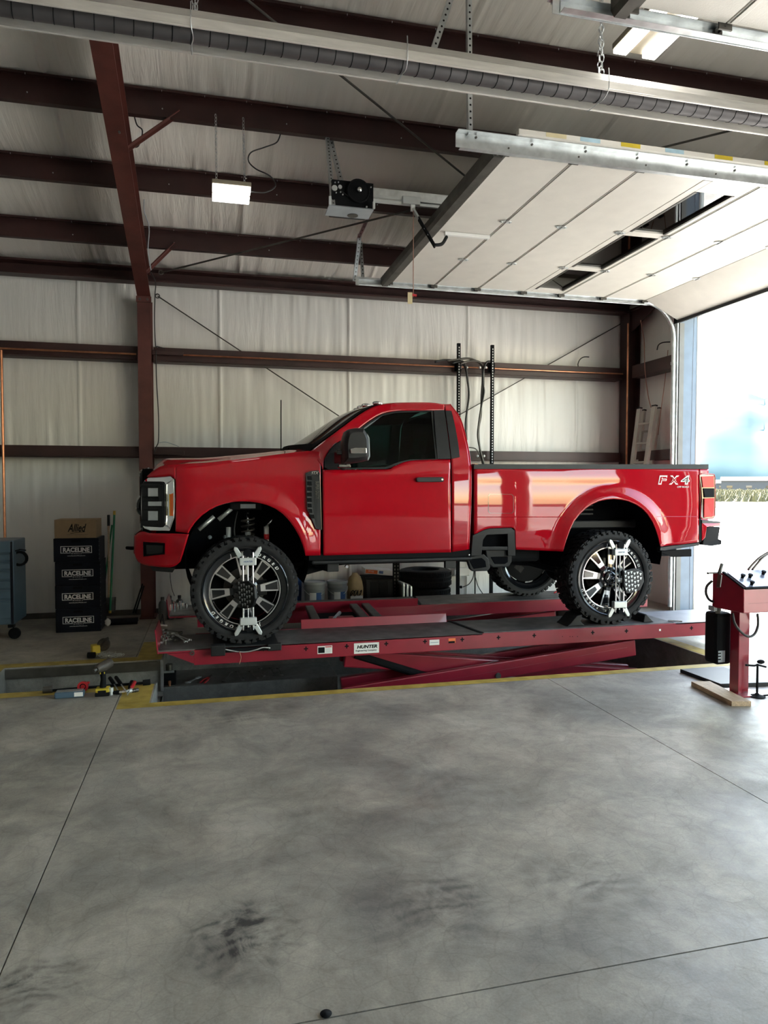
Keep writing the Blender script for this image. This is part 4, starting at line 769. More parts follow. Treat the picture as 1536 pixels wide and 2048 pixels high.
MB().lathe([(0,.06),(.296,.06),(.296,.07),(0,.07)], (0,0,0), 'Y', 32).build('backing_plate', 'flat', rim); MB().lathe([(.10,.02),(.185,.02),(.185,.045),(.10,.045)], (0,0,0), 'Y', 32, True).build('brake_disc', 'darksteel', rim, smooth=35)
MB().box((.10, 0, -.07), (.20, .07, .07)).build('brake_caliper', 'black', rim, bevel=.01)
MB().lathe([(.3005,-.126),(.311,-.127),(.3095,-.13),(.301,-.13)], (0,0,0), 'Y', 64, True).build('milled_ring', 'alu', rim, smooth=35)
def trap(r0, r1, w0, w1, sk): return [(r0, -w0+sk*.3), (r1, -w1+sk), (r1, w1+sk), (r0, w0+sk*.3)]
sp = None
for k in range(8):
    a = R(4)+k*pi/4; m_ = Matrix.Rotation(-a, 4, 'Y')
    if sp is None:
        A = trap(.10, .303, .030, .056, .012); b = MB()
        def Y(r_): return lerp(-.112, -.098, (r_-.10)/.2)
        b.add([(x, Y(x), z) for x, z in A]+[(x, Y(x)+.045, z) for x, z in A], [(0,1,2,3),(7,6,5,4),(0,4,5,1),(1,5,6,2),(2,6,7,3),(3,7,4,0)]); sp = b.build('spoke', 'gblack', rim, bevel=.003); sp.rotation_euler = m_.to_euler(); spoke_me = sp.data
        A = trap(.135, .298, .030, .049, .010); B = trap(.178, .287, .020, .037, .010); b = MB(); n = 4
        b.add([(x, Y(x)-.002, z) for x, z in A]+[(x, Y(x)-.002, z) for x, z in B]+[(x, Y(x)+.002, z) for x, z in A]+[(x, Y(x)+.004, z) for x, z in B], [f for i in range(4) for j in [(i+1) % 4] for f in ((i, i+4, j+4, j), (i, j, j+8, i+8), (i+4, i+12, j+12, j+4))])
        me_ = b.build('milled_edge', 'alu', rim); me_.rotation_euler = m_.to_euler()
    else:
        for src in (sp, me_): c = src.copy(); COL.objects.link(c); c.parent = rim; c.rotation_euler = m_.to_euler()
ctr = [(XF, 6.44), (XRW, 6.44), (XF, 8.32), (XRW, 8.32)]
for i, (x, y) in enumerate(ctr):
    l = Vector((x, y, RWZ+WR))-TR.location; rz = 0 if i < 2 else pi; ry = [0, R(14), R(33), R(51)][i]
    if i == 0: tyre.parent = TR; tyre.location = l; rim.parent = TR; rim.location = l
    else:
        t = tyre.copy(); COL.objects.link(t); t.parent = TR; t.location = l; t.rotation_euler = (0, ry, rz); copy_tree(rim, l, TR, (0, ry, rz))
# ================================================================== OUTDOORS
b = MB(); b.box((6.42, -70, -.25), (38, 90, -.004)); struct(b.build('ground_apron', 'apron'))
b = MB(); b.box((XL-40, -90, -.25), (XR+.12, YF-.3, -.006)); struct(b.build('ground_yard', 'apron'))
b = MB(); b.grid(lambda u, v: Vector((38+u*u*5000, -2500+v*6500, -.3+.25*min(1, u*300)+.15*noise.noise((u*400, v*200, 1)))), 40, 60); struct(b.build('ground_field', 'grass', None, True))
b = MB(); rs = random.Random(3)
for k in range(9000):
    d = 90*(3.2**rs.random()); a = R(rs.uniform(30, 60)); c = Vector((sin(a)*d, cos(a)*d, -.1)); r = rs.uniform(.2, .55); b.tube([c, c+Vector((rs.uniform(-.2,.2), rs.uniform(-.2,.2), r*rs.uniform(1.2, 2.4)))], [r, r*.15], 5, False)
o = b.build('scrub', 'bush', None, True); o['kind'] = 'stuff'; tag(o, 'band of dry scrub in the field beyond the apron', 'scrub')
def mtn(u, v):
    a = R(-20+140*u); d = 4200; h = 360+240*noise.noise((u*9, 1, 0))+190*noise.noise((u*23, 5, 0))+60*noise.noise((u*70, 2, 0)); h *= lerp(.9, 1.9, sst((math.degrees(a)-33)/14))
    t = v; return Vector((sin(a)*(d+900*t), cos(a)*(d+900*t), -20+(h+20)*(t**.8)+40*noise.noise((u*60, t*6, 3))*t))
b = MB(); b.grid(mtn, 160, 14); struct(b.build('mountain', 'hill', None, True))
for i, (px, w, h, y0, roofm, lab) in enumerate(((1520, 26, 3.8, 967, 'farroof', 'low far building with purple roof right of the tail lamp'), (1478, 18, 3.0, 960, 'farwall', 'tiny white far building on the plain beside the purple one'), (1452, 12, 2.4, 962, 'farwall', 'tiny pale shed on the plain just right of the truck tail'))):
    dd = ray(px, 973); dd = Vector((dd.x, dd.y, 0)).normalized(); c = dd*(300+i*40); r_ = Vector((dd.y, -dd.x, 0)); o = thing('far_building', lab, 'building', (c.x, c.y, 0), 'far buildings')
    m_ = Matrix(((r_.x, dd.x, 0, c.x), (r_.y, dd.y, 0, c.y), (0, 0, 1, 0), (0, 0, 0, 1))); MB().box((-w/2, -5, -1), (w/2, 5, h), m_).build('wall', 'farwall', o); q = MB(); q.prism([(-5.5, h), (5.5, h), (0, h+1.6)], -w/2-.4, w/2+.4, 'X'); q.xf(m_).build('roof', roofm, o)
    for k in range(4): MB().box((-w/2+w*(k+.3)/4, -5.05, 1.0), (-w/2+w*(k+.6)/4, -5.001, 2.0), m_).build('window', 'gblack', o)
# ================================================================== ALIGNMENT LIFT
LF = thing('alignment_lift', 'red scissor lift with two long runways carrying the truck', 'lift', (2.4, YC, -.46))
RZ = .288
for s in (0, 1):
    def put(name, b, m, par=LF, **k):
        if s: b.v = [mir(v) for v in b.v]; b.f = [f[::-1] for f in b.f]
        return b.build(name, m, par, **k)
    y0, y1 = 6.215, 6.87
    b = MB(); b.box((-.14, y0, .146), (5.42, y0+.012, RZ)); b.box((-.14, y1-.012, .146), (5.42, y1, RZ)); b.box((-.14, y0+.013, .146), (5.42, y0+.06, .156)); b.box((-.14, y0+.013, RZ-.03), (5.42, y1-.013, RZ-.014)); b.box((-.14, y0+.013, .15), (-.125, y1-.013, RZ-.04)); b.box((5.40, y0+.013, .15), (5.415, y1-.013, RZ-.04))
    put('runway', b, 'liftred', bevel=.003)
    put('deck', MB().box((-.44, y0, RZ-.012), (2.50, y1-.03, RZ)), 'deck'); put('deck_nose', MB().box((-.44, y0, RZ-.028), (-.14, y1, RZ-.013)), 'liftred', bevel=.004)
    put('gusset', MB().prism([(-.36, RZ-.03), (-.14, RZ-.03), (-.14, .16)], y0, y0+.012), 'liftred')
    q = MB(); q.prism([(2.52, 6.235), (4.58, 6.235), (4.58, 6.84), (2.42, 6.84)], RZ-.008, RZ+.006, 'Z'); put('slip_plate', q, 'deck', bevel=.002)
    put('deck_tail', MB().box((4.60, y0, RZ-.012), (5.42, y1, RZ)), 'tailp'); q = MB(); q.bar((2.50, 6.235, RZ+.004), (2.39, 6.86, RZ+.004), .03, .006); put('plate_gap', q, 'flat')
    q = MB(); q.tube([(4.57, 6.30, RZ+.012), (4.68, 6.22, RZ+.014)], .010, 8); put('lock_pin', q, 'galv')
    put('jack_rail', MB().prism([(y1-.028, RZ-.01), (y1, RZ-.01), (y1+.012, RZ+.085), (y1-.004, RZ+.085)], .86, 2.36, 'X'), 'liftred', bevel=.003)
    q = MB(); q.prism([(6.21, RZ-.03), (6.21, RZ+.0), (6.32, RZ+.16), (6.78, RZ+.16), (6.86, RZ+.0), (6.86, RZ-.03)], 0, .012, 'X'); q.xf(Matrix.Translation((-.445, 0, 0)) @ Matrix.Translation((0,0,RZ)) @ Matrix.Rotation(R(-9), 4, 'Y') @ Matrix.Translation((0,0,-RZ))); put('wheel_stop', q, 'liftred', bevel=.003)
    q = MB(); q.lathe([(.010,-.005),(.020,-.005),(.020,.005),(.010,.005)], (-.155, y0-.006, RZ-.035), 'Y', 16, True); put('hinge_eye', q, 'darksteel')
    # scissor arms in the pit
    a = onY(684, 1392, 6.36); c = onY(1268, 1294, 6.36); q = MB(); q.bar(a, c, .07, .165); put('scissor_arm', q, 'liftred', bevel=.012)
    q = MB(); q.bar(a+Vector((.1,-.036,-.02)), c+Vector((-.1,-.036,-.005)), .006, .03); put('arm_rib', q, 'liftred')
    a2 = onY(688, 1316, 6.48); c2 = onY(1275, 1352, 6.48); q = MB(); q.bar(a2, c2, .07, .16); put('scissor_arm', q, 'liftred', bevel=.012)
    q = MB(); q.bar(a+Vector((.05,.33,0)), c+Vector((0,.33,0)), .07, .165); put('scissor_arm', q, 'liftred', bevel=.012); q = MB(); q.bar(a2+Vector((0,.20,0)), c2+Vector((0,.20,0)), .07, .15); put('scissor_arm', q, 'liftred', bevel=.012)
    q = MB(); p = onY(996, 1351, 6.32); q.cyl(p+Vector((0,.02,0)), p-Vector((0,.012,0)), .028, 16); put('pivot_pin', q, 'darksteel')
    q = MB(); q.cyl((a2.x+.1, 6.46, .10), (a2.x+1.0, 6.46, -.22), .04, 14); put('hydraulic_cylinder', q, 'flat'); put('base_frame', MB().box((.7, 6.3, -.455), (4.4, 6.78, -.40)), 'liftred')
    if not s:
        for px, py in ((438,1303),(527,1297.5),(612,1297.5),(693.5,1292.5),(772.5,1287.5),(850,1283),(924.5,1279),(997,1275),(1068.5,1271),(1185.5,1265),(1253,1262),(1383,1256)):
            p = onY(px, py, y0-.001); q = MB(); q.box((p.x-.019, y0-.002, p.z-.0055), (p.x+.019, y0+.001, p.z+.0055)); q.box((p.x-.0055, y0-.0021, p.z-.02), (p.x+.0055, y0+.001, p.z+.02)); q.build('cross_slot', 'flat', LF)
        p = onY(1320, 1260, y0-.001); q = MB(); q.cyl((p.x, y0+.001, p.z), (p.x, y0-.002, p.z), .014, 4); q.build('painted_light_slot', 'white', LF)  # white disc painted in for light showing through this hole
        for px in (1125, 1140, 1145, 1155): p = onY(px, 1273, y0-.001); q = MB(); q.cyl((p.x, y0+.001, p.z), (p.x, y0-.002, p.z), .004, 8); q.build('bolt_hole', 'flat', LF)
        def plate(name, x0, ya, x1, yb, m):
            P, Q = onY(x0, ya, y0-.001), onY(x1, yb, y0-.001); return MB().box((P.x, y0-.0025, min(P.z, Q.z)), (Q.x, y0-.0005, max(P.z, Q.z))).build(name, m, LF), (P+Q)/2, Q.x-P.x, abs(P.z-Q.z)
        o, c, w, h = plate('maker_plate', 708, 1287, 758, 1305, 'paper'); put_text('plate_text', 'HUNTER', .040, Vector((c.x+.004, y0-.003, c.z+.012)), 'flat', o, .0005, w*.82, shear=.2, bold=.0018); put_text('plate_text', 'Engineering Company', .018, Vector((c.x-.004, y0-.003, c.z-.021)), 'flat', o, .0005, w*.84, bold=.0004)
        o, c, w, h = plate('warning_label', 635, 1292.5, 664.5, 1306.5, 'paper'); MB().box((c.x-w*.46, y0-.0035, c.z-h*.38), (c.x-.002, y0-.0026, c.z+h*.34)).build('print_block', 'flat', o); MB().box((c.x+.004, y0-.0035, c.z+h*.3), (c.x+w*.46, y0-.0026, c.z+h*.42)).build('print_block', 'redplastic', o)
        for k in range(4): MB().box((c.x+w*.06, y0-.0035, c.z-h*.32+k*h*.14), (c.x+w*.40, y0-.0026, c.z-h*.32+k*h*.14+.002)).build('print_line', 'grey', o)
        o, c, w, h = plate('info_label', 859, 1280, 878.5, 1289.5, 'paper'); MB().box((c.x-w*.4, y0-.0035, c.z-.004), (c.x+w*.4, y0-.0026, c.z+.004)).build('print_block', 'grey', o); o, c, w, h = plate('caution_label', 897, 1277, 911, 1285.5, 'orange'); MB().box((c.x-w*.5, y0-.0035, c.z-h*.5), (c.x+w*.4, y0-.0026, c.z-h*.1)).build('print_block', 'flat', o)
# turn plates and chocks
for i, y in enumerate((6.13, 8.03)):
    t = thing('turn_plate', 'black turning plate under the '+('near' if i == 0 else 'far')+' front wheel', 'turn plate', (XF, y+.3, RZ), 'turn plates'); MB().box((.02, y+.10, RZ+.0005), (.58, y+.60, RZ+.0065)).build('plate', 'black', t)
    if i == 0:
        MB().box((.0, y, RZ-.055), (.12, y+.084, RZ+.035)).build('bracket', 'black', t, bevel=.006); MB().box((.48, y+.02, RZ-.04), (.60, y+.084, RZ+.02)).build('bracket', 'black', t, bevel=.006); MB().box((.12, y+.03, RZ-.035), (.48, y+.084, RZ-.012)).build('tray', 'flat', t)
        MB().tube(smoothpts([(.12, y+.0, RZ-.0), (.22, y-.0, RZ-.025), (.30, y-.005, RZ-.03), (.38, y-.01, RZ-.015), (.44, y-.005, RZ+.0), (.50, y+.0, RZ-.01)], 5), .006, 6).build('cable', 'galv', t, smooth=True); MB().tube(smoothpts([(.235, y-.005, RZ-.02), (.25, y-.02, RZ-.07), (.235, y-.02, RZ-.13)], 5), .0035, 6).build('cord', 'cordr', t, smooth=True)
for i, (x, w, lab) in enumerate(((3.42, .20, 'black wheel chock ahead of the near rear tyre'), (4.28, .12, 'small black wheel chock behind the near rear tyre'))):
    sg = 1 if i == 0 else -1; q = MB(); q.prism([(x-.0, RZ+.007), (x+w, RZ+.007), (x+w*(.75 if i == 0 else .55), RZ+.05), (x+w*(.85 if i == 0 else .2), RZ+.12 if i == 0 else RZ+.08), (x+w*(.55 if i == 0 else .1), RZ+.11 if i == 0 else RZ+.07), (x+w*.2, RZ+.035)] if i == 0 else [(x, RZ+.007), (x+w, RZ+.007), (x+w*.8, RZ+.03), (x+w*.3, RZ+.09), (x+w*.1, RZ+.08)], 6.29, 6.52, 'Y'); tag(q.build('wheel_chock', 'black', None, bevel=.006), lab, 'wheel chock', 'wheel chocks')
# rolling jack between runways
jk = thing('rolling_jack', 'dark rolling jack beam slung between the two lift runways', 'jack', (1.4, YC, .22))
for x in (1.02, 1.52, 1.66): MB().bar((x, 6.93, .33), (x+.05, 7.80, .33), .09, .05).build('cross_beam', 'darksteel', jk, bevel=.01)
MB().box((1.12, 7.02, .24), (1.56, 7.64, .29)).build('tray', 'flat', jk); MB().tube([(1.22, 7.1, .31), (1.36, 7.5, .31)], .02, 10).build('bar', 'galv', jk); MB().box((1.20, 7.18, .292), (1.46, 7.28, .32)).build('pad', 'redplastic', jk, bevel=.01)
# ================================================================== WHEEL CLAMPS
def clamp(xc, yaw_t, label, dx):
    y = 6.265; zc = RWZ+WR; o = thing('alignment_clamp', label, 'wheel clamp', (xc, y, zc), 'wheel alignment clamps')
    for k in (-1, 1): MB().cyl((xc+k*.043, y-.03, zc-.34), (xc+k*.043, y-.03, zc+.34), .0085, 10).build('guide_rod', 'alu', o, smooth=40)
    MB().cyl((xc, y-.03, zc-.34), (xc, y-.03, zc+.34), .005, 8).build('lead_screw', 'galv', o, smooth=40)
    for k in (-1, 1):
        br = MB().box((xc-.072, y-.055, zc+k*.262-.033), (xc+.072, y-.005, zc+k*.262+.033)).build('crosshead', 'satin', o, bevel=.006)
        if k == 1: put_text('crosshead_text', 'HUNTER', .02, Vector((xc, y-.0555, zc+.262)), 'bluelab', br, .0004, .075, shear=.2, bold=.0006)
        for s in (-1, 1):
            q = MB(); c0 = Vector((xc+s*.062, 0, zc+k*.30)); c1 = Vector((xc+s*.105, 0, zc+k*.375)); dv = (c1-c0).normalized(); nv = Vector((dv.z, 0, -dv.x))*.022; pl = [c0-nv, c0+nv, c1+nv*.8, c1+dv*.018, c1-nv*.8]
            q.prism([(p.x, p.z) for p in pl], y-.03, y-.006, 'Y'); q.build('claw', 'satin', o, bevel=.004); q = MB(); q.cyl((c1.x, y-.006, c1.z), (c1.x, y+.03, c1.z), .010, 8); q.build('claw_pin', 'galv', o); q = MB(); q.cyl((c0.x, y-.032, c0.z), (c0.x, y-.0295, c0.z), .007, 8); q.build('claw_hole', 'flat', o)
        q = MB(); q.cyl((xc, y-.055, zc+k*.335), (xc, y-.005, zc+k*.335), .034 if k > 0 else .02, 12); q.build('knob', 'flat', o)
    m_ = Matrix.Translation((xc+dx, y-.075, zc-.02)) @ Matrix.Rotation(yaw_t, 4, 'Z')
    hx = [(-.105,.085),(-.085,.105),(.045,.125),(.135,.085),(.15,-.02),(.10,-.10),(.0,-.125),(-.07,-.125),(-.105,-.03)]
    q = MB(); q.prism(hx, -.014, .014, 'Y'); q.xf(m_); tp = q.build('target_plate', 'black', o, bevel=.006)
    q = MB(); q.prism([(-.02,-.02),(.02,-.02),(.02,.02),(-.02,.02)], .0145, .05, 'Y'); q.xf(m_); q.build('target_stem', 'galv', o)
    for r_ in range(5):
        for c_ in range(6):
            x = -.085+c_*.038+r_*.004; z = .078-r_*.042-c_*.004+(.0 if c_ % 2 else .012)
            if abs(x-.02) > .11 and abs(z) > .07: continue
            if x > .11 or (x > .06 and z < -.075): continue
            q = MB(); q.prism([(x-.014, z+.013), (x+.014, z+.013), (x, z-.015)], -.0152, -.0142, 'Y'); q.xf(m_); q.build('target_dot', 'white' if 0 else 'satin', tp)
    q = MB(); q.cyl((xc-.04, y-.045, zc-.02), (xc+.04, y-.045, zc-.02), .022, 12); q.build('centre_block', 'satin', o)
clamp(XF+.02, R(-58), 'silver alignment clamp on the front wheel with a narrow dotted target plate', -.02)
clamp(XRW+.06, R(8), 'silver alignment clamp on the rear wheel with a wide dotted target plate', .10)
# ================================================================== CONSOLE
CN = thing('lift_console', 'red lift control console on a post at the right edge', 'console', (4.17, 4.83, 0))
X0 = 4.0; f1 = onX(1487, 1177, X0); f2 = onX(1487, 1227, X0); b1 = onX(1425, 1147, X0); t1 = onX(1448, 1147, X0); b2 = onX(1428, 1215, X0)
prof = [(f2.y, f2.z), (f1.y, f1.z), (t1.y, t1.z), (b1.y, t1.z), (b1.y, b2.z)]
MB().prism(prof, X0, 4.78, 'X').build('cabinet', 'liftred', CN, bevel=.006)
d_ = Vector((0, t1.y-f1.y, t1.z-f1.z)); n_ = Vector((0, -d_.z, d_.y)).normalized()
def onpanel(u, v, h=0.): return Vector((X0+u, f1.y, f1.z))+d_*v+n_*h
q = MB(); q.add([onpanel(u, v, h) for h in (.002, .008) for u, v in ((.03,.04),(.75,.04),(.75,1.25),(.03,1.02))], [(0,1,2,3),(7,6,5,4),(0,4,5,1),(1,5,6,2),(2,6,7,3),(3,7,4,0)]); pn = q.build('control_panel', 'frost', CN)
q = MB()
for u0, v0, u1, v1 in ((.0,-.04,.0,1.06), (.0,-.04,.76,-.04)): q.bar(onpanel(u0, v0, .006), onpanel(u1, v1, .006), .02, .012, n_)
q.build('panel_frame', 'flat', CN)
for u, v in ((.10,.62),(.17,.62),(.33,.80),(.10,.16),(.40,.45)): q = MB(); c = onpanel(u, v, .008); q.cyl(c, c+n_*.018, .012, 12); q.cyl(c+n_*.018, c+n_*.03, .017, 12); q.build('switch_knob', 'flat', pn)
MB().box((4.045, f1.y-.003, f2.z+.018), (4.74, f1.y-.0005, f2.z+.075)).build('drawer_slot', 'flat', CN)
MB().box((4.125, 4.78, .0), (4.225, 4.88, f2.z+.01)).build('post', 'liftred', CN, bevel=.004); MB().box((4.08, 4.70, .0), (4.30, 4.93, .012)).build('post_foot', 'liftred', CN)
q = MB(); q.box((4.015, 4.90, .215), (4.17, 5.06, .645)); q.build('power_unit', 'flat', CN, bevel=.03); q = MB(); q.box((4.03, 4.8985, .24), (4.095, 4.8995, .335)); lb = q.build('unit_label', 'grey', CN)
for k in range(3): MB().box((4.03, 4.8975, .26+k*.025), (4.055, 4.8984, .27+k*.025)).build('label_mark', 'flat', lb)
MB().cyl((4.045, 4.93, .64), (4.045, 4.93, .69), .02, 10).build('cap', 'darksteel', CN); MB().box((4.0, 4.92, .66), (4.07, 4.99, .70)).build('label_tab', 'grey', CN)
MB().tube(smoothpts([onY(1424,1162,4.93), onY(1414,1172,4.93), onY(1412,1186,4.93), onY(1418,1199,4.93), onY(1428,1204,4.93)], 6), .011, 8).build('hose', 'cord', CN, smooth=True)
MB().tube(smoothpts([onY(1465,1226,4.76), onY(1469,1245,4.74), onY(1480,1262,4.74), onY(1496,1273,4.74), onY(1509,1268,4.74), onY(1516,1250,4.74), onY(1515,1228,4.72)], 6), .010, 8).build('hose', 'cord', CN, smooth=True)
for k in (0, 1): MB().tube(smoothpts([onY(1496+8*k,1140,4.9), onY(1506+8*k,1128,4.9), onY(1520+6*k,1115,4.9), onY(1545+4*k,1100,4.9)], 6), .010, 8).build('hose', 'darklens', CN, smooth=True)
q = MB(); q.bar(onY(1437, 1175, 4.60), onY(1440, 1150, 4.62), .012, .040, (0,1,0)); q.build('lever_plate', 'darksteel', CN, bevel=.004); q = MB(); q.tube([onY(1438, 1148, 4.62), onY(1444, 1128, 4.64)], .013, 10); q.build('lever_grip', 'darksteel', CN, smooth=True)
q = MB(); q.tube([onY(1416, 1146.5, 4.75), onY(1440, 1145, 4.75)], .006, 8); q.sphere(onY(1416, 1146.5, 4.75), .010); q.build('lever_rod', 'darksteel', CN, smooth=True)
# floor plate, stand, plank beside the console
tag(MB().prism([(4.115,5.49),(4.13,4.99),(4.56,4.93),(4.55,5.46)], .0005, .032, 'Z').build('floor_plate', 'black', None, bevel=.004), 'black-edged steel floor plate lying behind the console post', 'plate')
pw = thing('plank', 'short bare timber plank lying on the floor by the console post', 'plank', (3.96, 4.82, 0)); MB().prism([(3.925,5.09),(3.858,4.536),(4.005,4.50),(4.085,5.06)], .0005, .040, 'Z').build('board', 'wood', pw, bevel=.003)
sx, sy = 4.235, 4.70; sd_ = thing('pedal_stand', 'black pedal depressor with a disc base leaning by the console post', 'stand', (sx, sy, 0)); MB().lathe([(0,.001),(.06,.001),(.062,.008),(.02,.02),(.012,.03),(0,.03)], (sx, sy, 0), 'Z', 24).build('base', 'flat', sd_, smooth=40); MB().cyl((sx, sy, .03), (sx, sy, .265), .009, 10).build('rod', 'flat', sd_)
MB().tube([(sx-.11, sy+.0, .262), (sx-.03, sy, .252), (sx, sy, .258), (sx+.08, sy, .235)], .008, 8).build('cross_bar', 'flat', sd_); MB().sphere((sx+.03, sy, .28), .022, 10, 8, (1.5, 1, .8)).build('knob', 'flat', sd_, smooth=True); MB().tube([(sx+.05, sy-.02, .012), (sx+.13, sy-.02, .014)], .007, 8).build('toe_bar', 'flat', sd_)
# ================================================================== LAMPS
def chain(p, q, name, parent, link=.045):
    p, q = Vector(p), Vector(q); n = max(2, int((q-p).length/link)); b = MB(); d = (q-p).normalized(); u = d.orthogonal().normalized(); w = d.cross(u)
    for i in range(n):
        c = p+(q-p)*((i+.5)/n); s = u if i % 2 else w
        b.tube([c+d*link*.62*cos(t)+s*link*.30*sin(t) for t in [k*2*pi/8 for k in range(9)]], link*.075, 4, False)
    o = b.build(name, 'galv', parent); o['kind'] = 'stuff'; return o
L1 = thing('hanging_lamp', 'twin-strip LED lamp hung on chains left of the door motor', 'lamp', (.21, 6.5, 4.26), 'hanging LED lamps')
a0 = onY(424, 375, 6.40).x; a1 = onY(502, 375, 6.40).x
MB().box((a0, 6.36, 4.30), (a1, 6.70, 4.34)).build('housing', 'lampbody', L1, bevel=.006)
for y in (6.365, 6.575): MB().box((a0+.004, y, 4.272), (a1-.004, y+.12, 4.2995)).build('led_strip', 'led', L1, bevel=.004)
for x in (a0+.04, a1-.05): chain((x, 6.5, 4.345), (x, 6.66, zp(6.7)+.03), 'chain', L1, .035)
MB().tube(smoothpts([onY(502,383,6.5), onY(530,385,6.52), onY(551,372,6.54), onY(540,352,6.56), onY(512,338,6.6), onY(497,322,6.62), onY(502,305,6.64), onY(528,295,6.66), onY(553,285,6.68), onY(561,268,6.70)], 5), .006, 6).build('power_cord', 'cord', L1, smooth=True)
L2 = thing('hanging_lamp', 'bright twin-strip LED lamp behind the second door track at top right', 'lamp', (2.96, 4.3, 4.75), 'hanging LED lamps')
MB().box((2.80, 4.02, 4.775), (3.14, 4.58, 4.82)).build('housing', 'lampbody', L2, bevel=.006)
for x in (2.805, 3.035): MB().box((x, 4.03, 4.745), (x+.10, 4.57, 4.7745)).build('led_strip', 'led', L2, bevel=.004)
for y in (4.1, 4.5): chain((2.97, y, 4.825), (2.97, y, zp(y)+.12), 'chain', L2)
# ================================================================== RADIANT HEATER
HT = thing('tube_heater', 'long grey radiant tube heater with bright metal reflector across the top', 'heater', (1.5, 4.42, 4.32))
q = MB(); pr = [(4.30,4.325),(4.302,4.378),(4.36,4.455),(4.49,4.455),(4.548,4.378),(4.55,4.325)]
for (ya, za), (yb, zb_) in zip(pr, pr[1:]): q.add([(-8.5,ya,za),(6.0,ya,za),(6.0,yb,zb_),(-8.5,yb,zb_)], [(0,1,2,3)])
q.build('reflector', 'heater', HT, solid=.004)
for y in (4.298, 4.552): MB().tube([(-8.5, y, 4.323), (6.0, y, 4.323)], .007, 6).build('reflector_lip', 'heater', HT)
MB().tube([(-8.4, 4.425, 4.362), (5.95, 4.425, 4.362)], .055, 20).build('burner_tube', 'tube', HT, smooth=40)
q = MB()
for k in range(86): x = -3.2+k*.107; q.tube([(x+.02*sin(t*.5), 4.425+.0562*cos(t), 4.362+.0562*sin(t)) for t in [j*2*pi/14 for j in range(15)]], .0025, 4, False)
o = q.build('tube_seam', 'flat', HT); o['kind'] = 'stuff'
for x in (-.08, 1.21, 2.60): MB().tube(smoothpts([(x, 4.29, 4.46), (x, 4.285, 4.33), (x+.01, 4.36, 4.30), (x, 4.42, 4.297), (x, 4.50, 4.305), (x, 4.57, 4.33), (x, 4.565, 4.46)], 4), .0035, 6).build('hanger_wire', 'galv', HT, smooth=True); 
for x in (-.06, 2.62):
    for s in (-.1, .1): chain((x, 4.425+s*.2, 4.47), (x+s, 4.425+s*1.5, 5.45), 'chain', HT)
# ================================================================== DOOR OPENER
OM = thing('door_opener', 'black and grey door opener motor with long rail and folding arm', 'door opener', (1.27, 6.5, 4.2))
MB().box((1.09, 6.36, 4.20), (1.475, 6.385, 4.44)).build('motor_plate', 'flat', OM, bevel=.004); MB().box((1.11, 6.386, 4.21), (1.46, 6.66, 4.42)).build('motor_body', 'black', OM, bevel=.01)
MB().prism([(6.32,4.188),(6.56,4.188),(6.56,4.20),(6.33,4.20)], 1.06, 1.47, 'X').build('tray', 'grey', OM); MB().box((1.055, 6.29, 4.19), (1.075, 6.31, 4.26)).build('tray_end', 'satin', OM); MB().box((1.455, 6.29, 4.19), (1.475, 6.31, 4.25)).build('tray_end', 'satin', OM)
MB().cyl((1.31, 6.5, 4.1878), (1.31, 6.5, 4.184), .05, 16).build('tray_seal', 'darksteel', OM)
MB().lathe([(.0,-.05),(.02,-.05),(.024,-.03),(.09,-.026),(.098,-.032),(.105,-.03),(.105,.0),(.0,.0)], (1.33, 6.359, 4.35), 'Y', 28).build('pulley', 'flat', OM, smooth=35); MB().sphere((1.335, 6.31, 4.35), .024, 12, 8).build('pulley_nut', 'chrome', OM, smooth=True)
for x, z, r in ((1.115,4.36,.026),(1.165,4.375,.018),(1.43,4.355,.010),(1.12,4.41,.006),(1.15,4.415,.006),(1.13,4.32,.006),(1.17,4.33,.006),(1.19,4.31,.006),(1.41,4.22,.008),(1.45,4.40,.006)): MB().cyl((x, 6.359, z), (x, 6.349, z), r, 10).build('fastener', 'galv', OM)
MB().tube([(1.18,6.345,4.33), (1.27,6.345,4.28), (1.40,6.345,4.275), (1.43,6.345,4.33)], .005, 6).build('drive_belt', 'black', OM)
MB().box((1.476, 6.42, 4.34), (5.9, 6.46, 4.43)).build('rail', 'galv', OM, bevel=.003); MB().box((1.476, 6.39, 4.33), (5.9, 6.418, 4.355)).build('rail', 'satin', OM); MB().box((1.476, 6.39, 4.29), (5.9, 6.418, 4.315)).build('rail', 'satin', OM)
tx = onY(818, 400, 6.4).x; MB().box((tx-.07, 6.36, 4.29), (tx+.10, 6.389, 4.36)).build('trolley', 'satin', OM, bevel=.004); MB().box((tx+.01, 6.365, 4.23), (tx+.05, 6.385, 4.289)).build('trolley_lug', 'galv', OM)
p0 = Vector((tx+.03, 6.372, 4.25)); p1 = onZ(868, 490, 3.90); p2 = onZ(893, 474, 4.06); q = MB(); q.bar(p0, p0.lerp(p1, .28), .018, .04, (0,1,0)); q.build('arm_link', 'satin', OM); q = MB(); q.bar(p0.lerp(p1, .25), p1+(p1-p0)*.05, .014, .045, (0,1,0)); q.build('arm', 'flat', OM); MB().tube(smoothpts([p1, p1.lerp(p2, .3)+Vector((.04,0,-.01)), p2], 5), .016, 8).build('curved_arm', 'flat', OM, smooth=True)
for k in (.55, .72): c = p0.lerp(p1, k); MB().cyl(c+Vector((0,-.012,.0)), c+Vector((0,-.02,0)), .010, 8).build('arm_bolt', 'chrome', OM)
MB().box((p2.x-.02, p2.y-.018, ZT-.005), (2.655, p2.y+.018, ZT+.0285)).build('door_bracket', 'white', OM, bevel=.004)
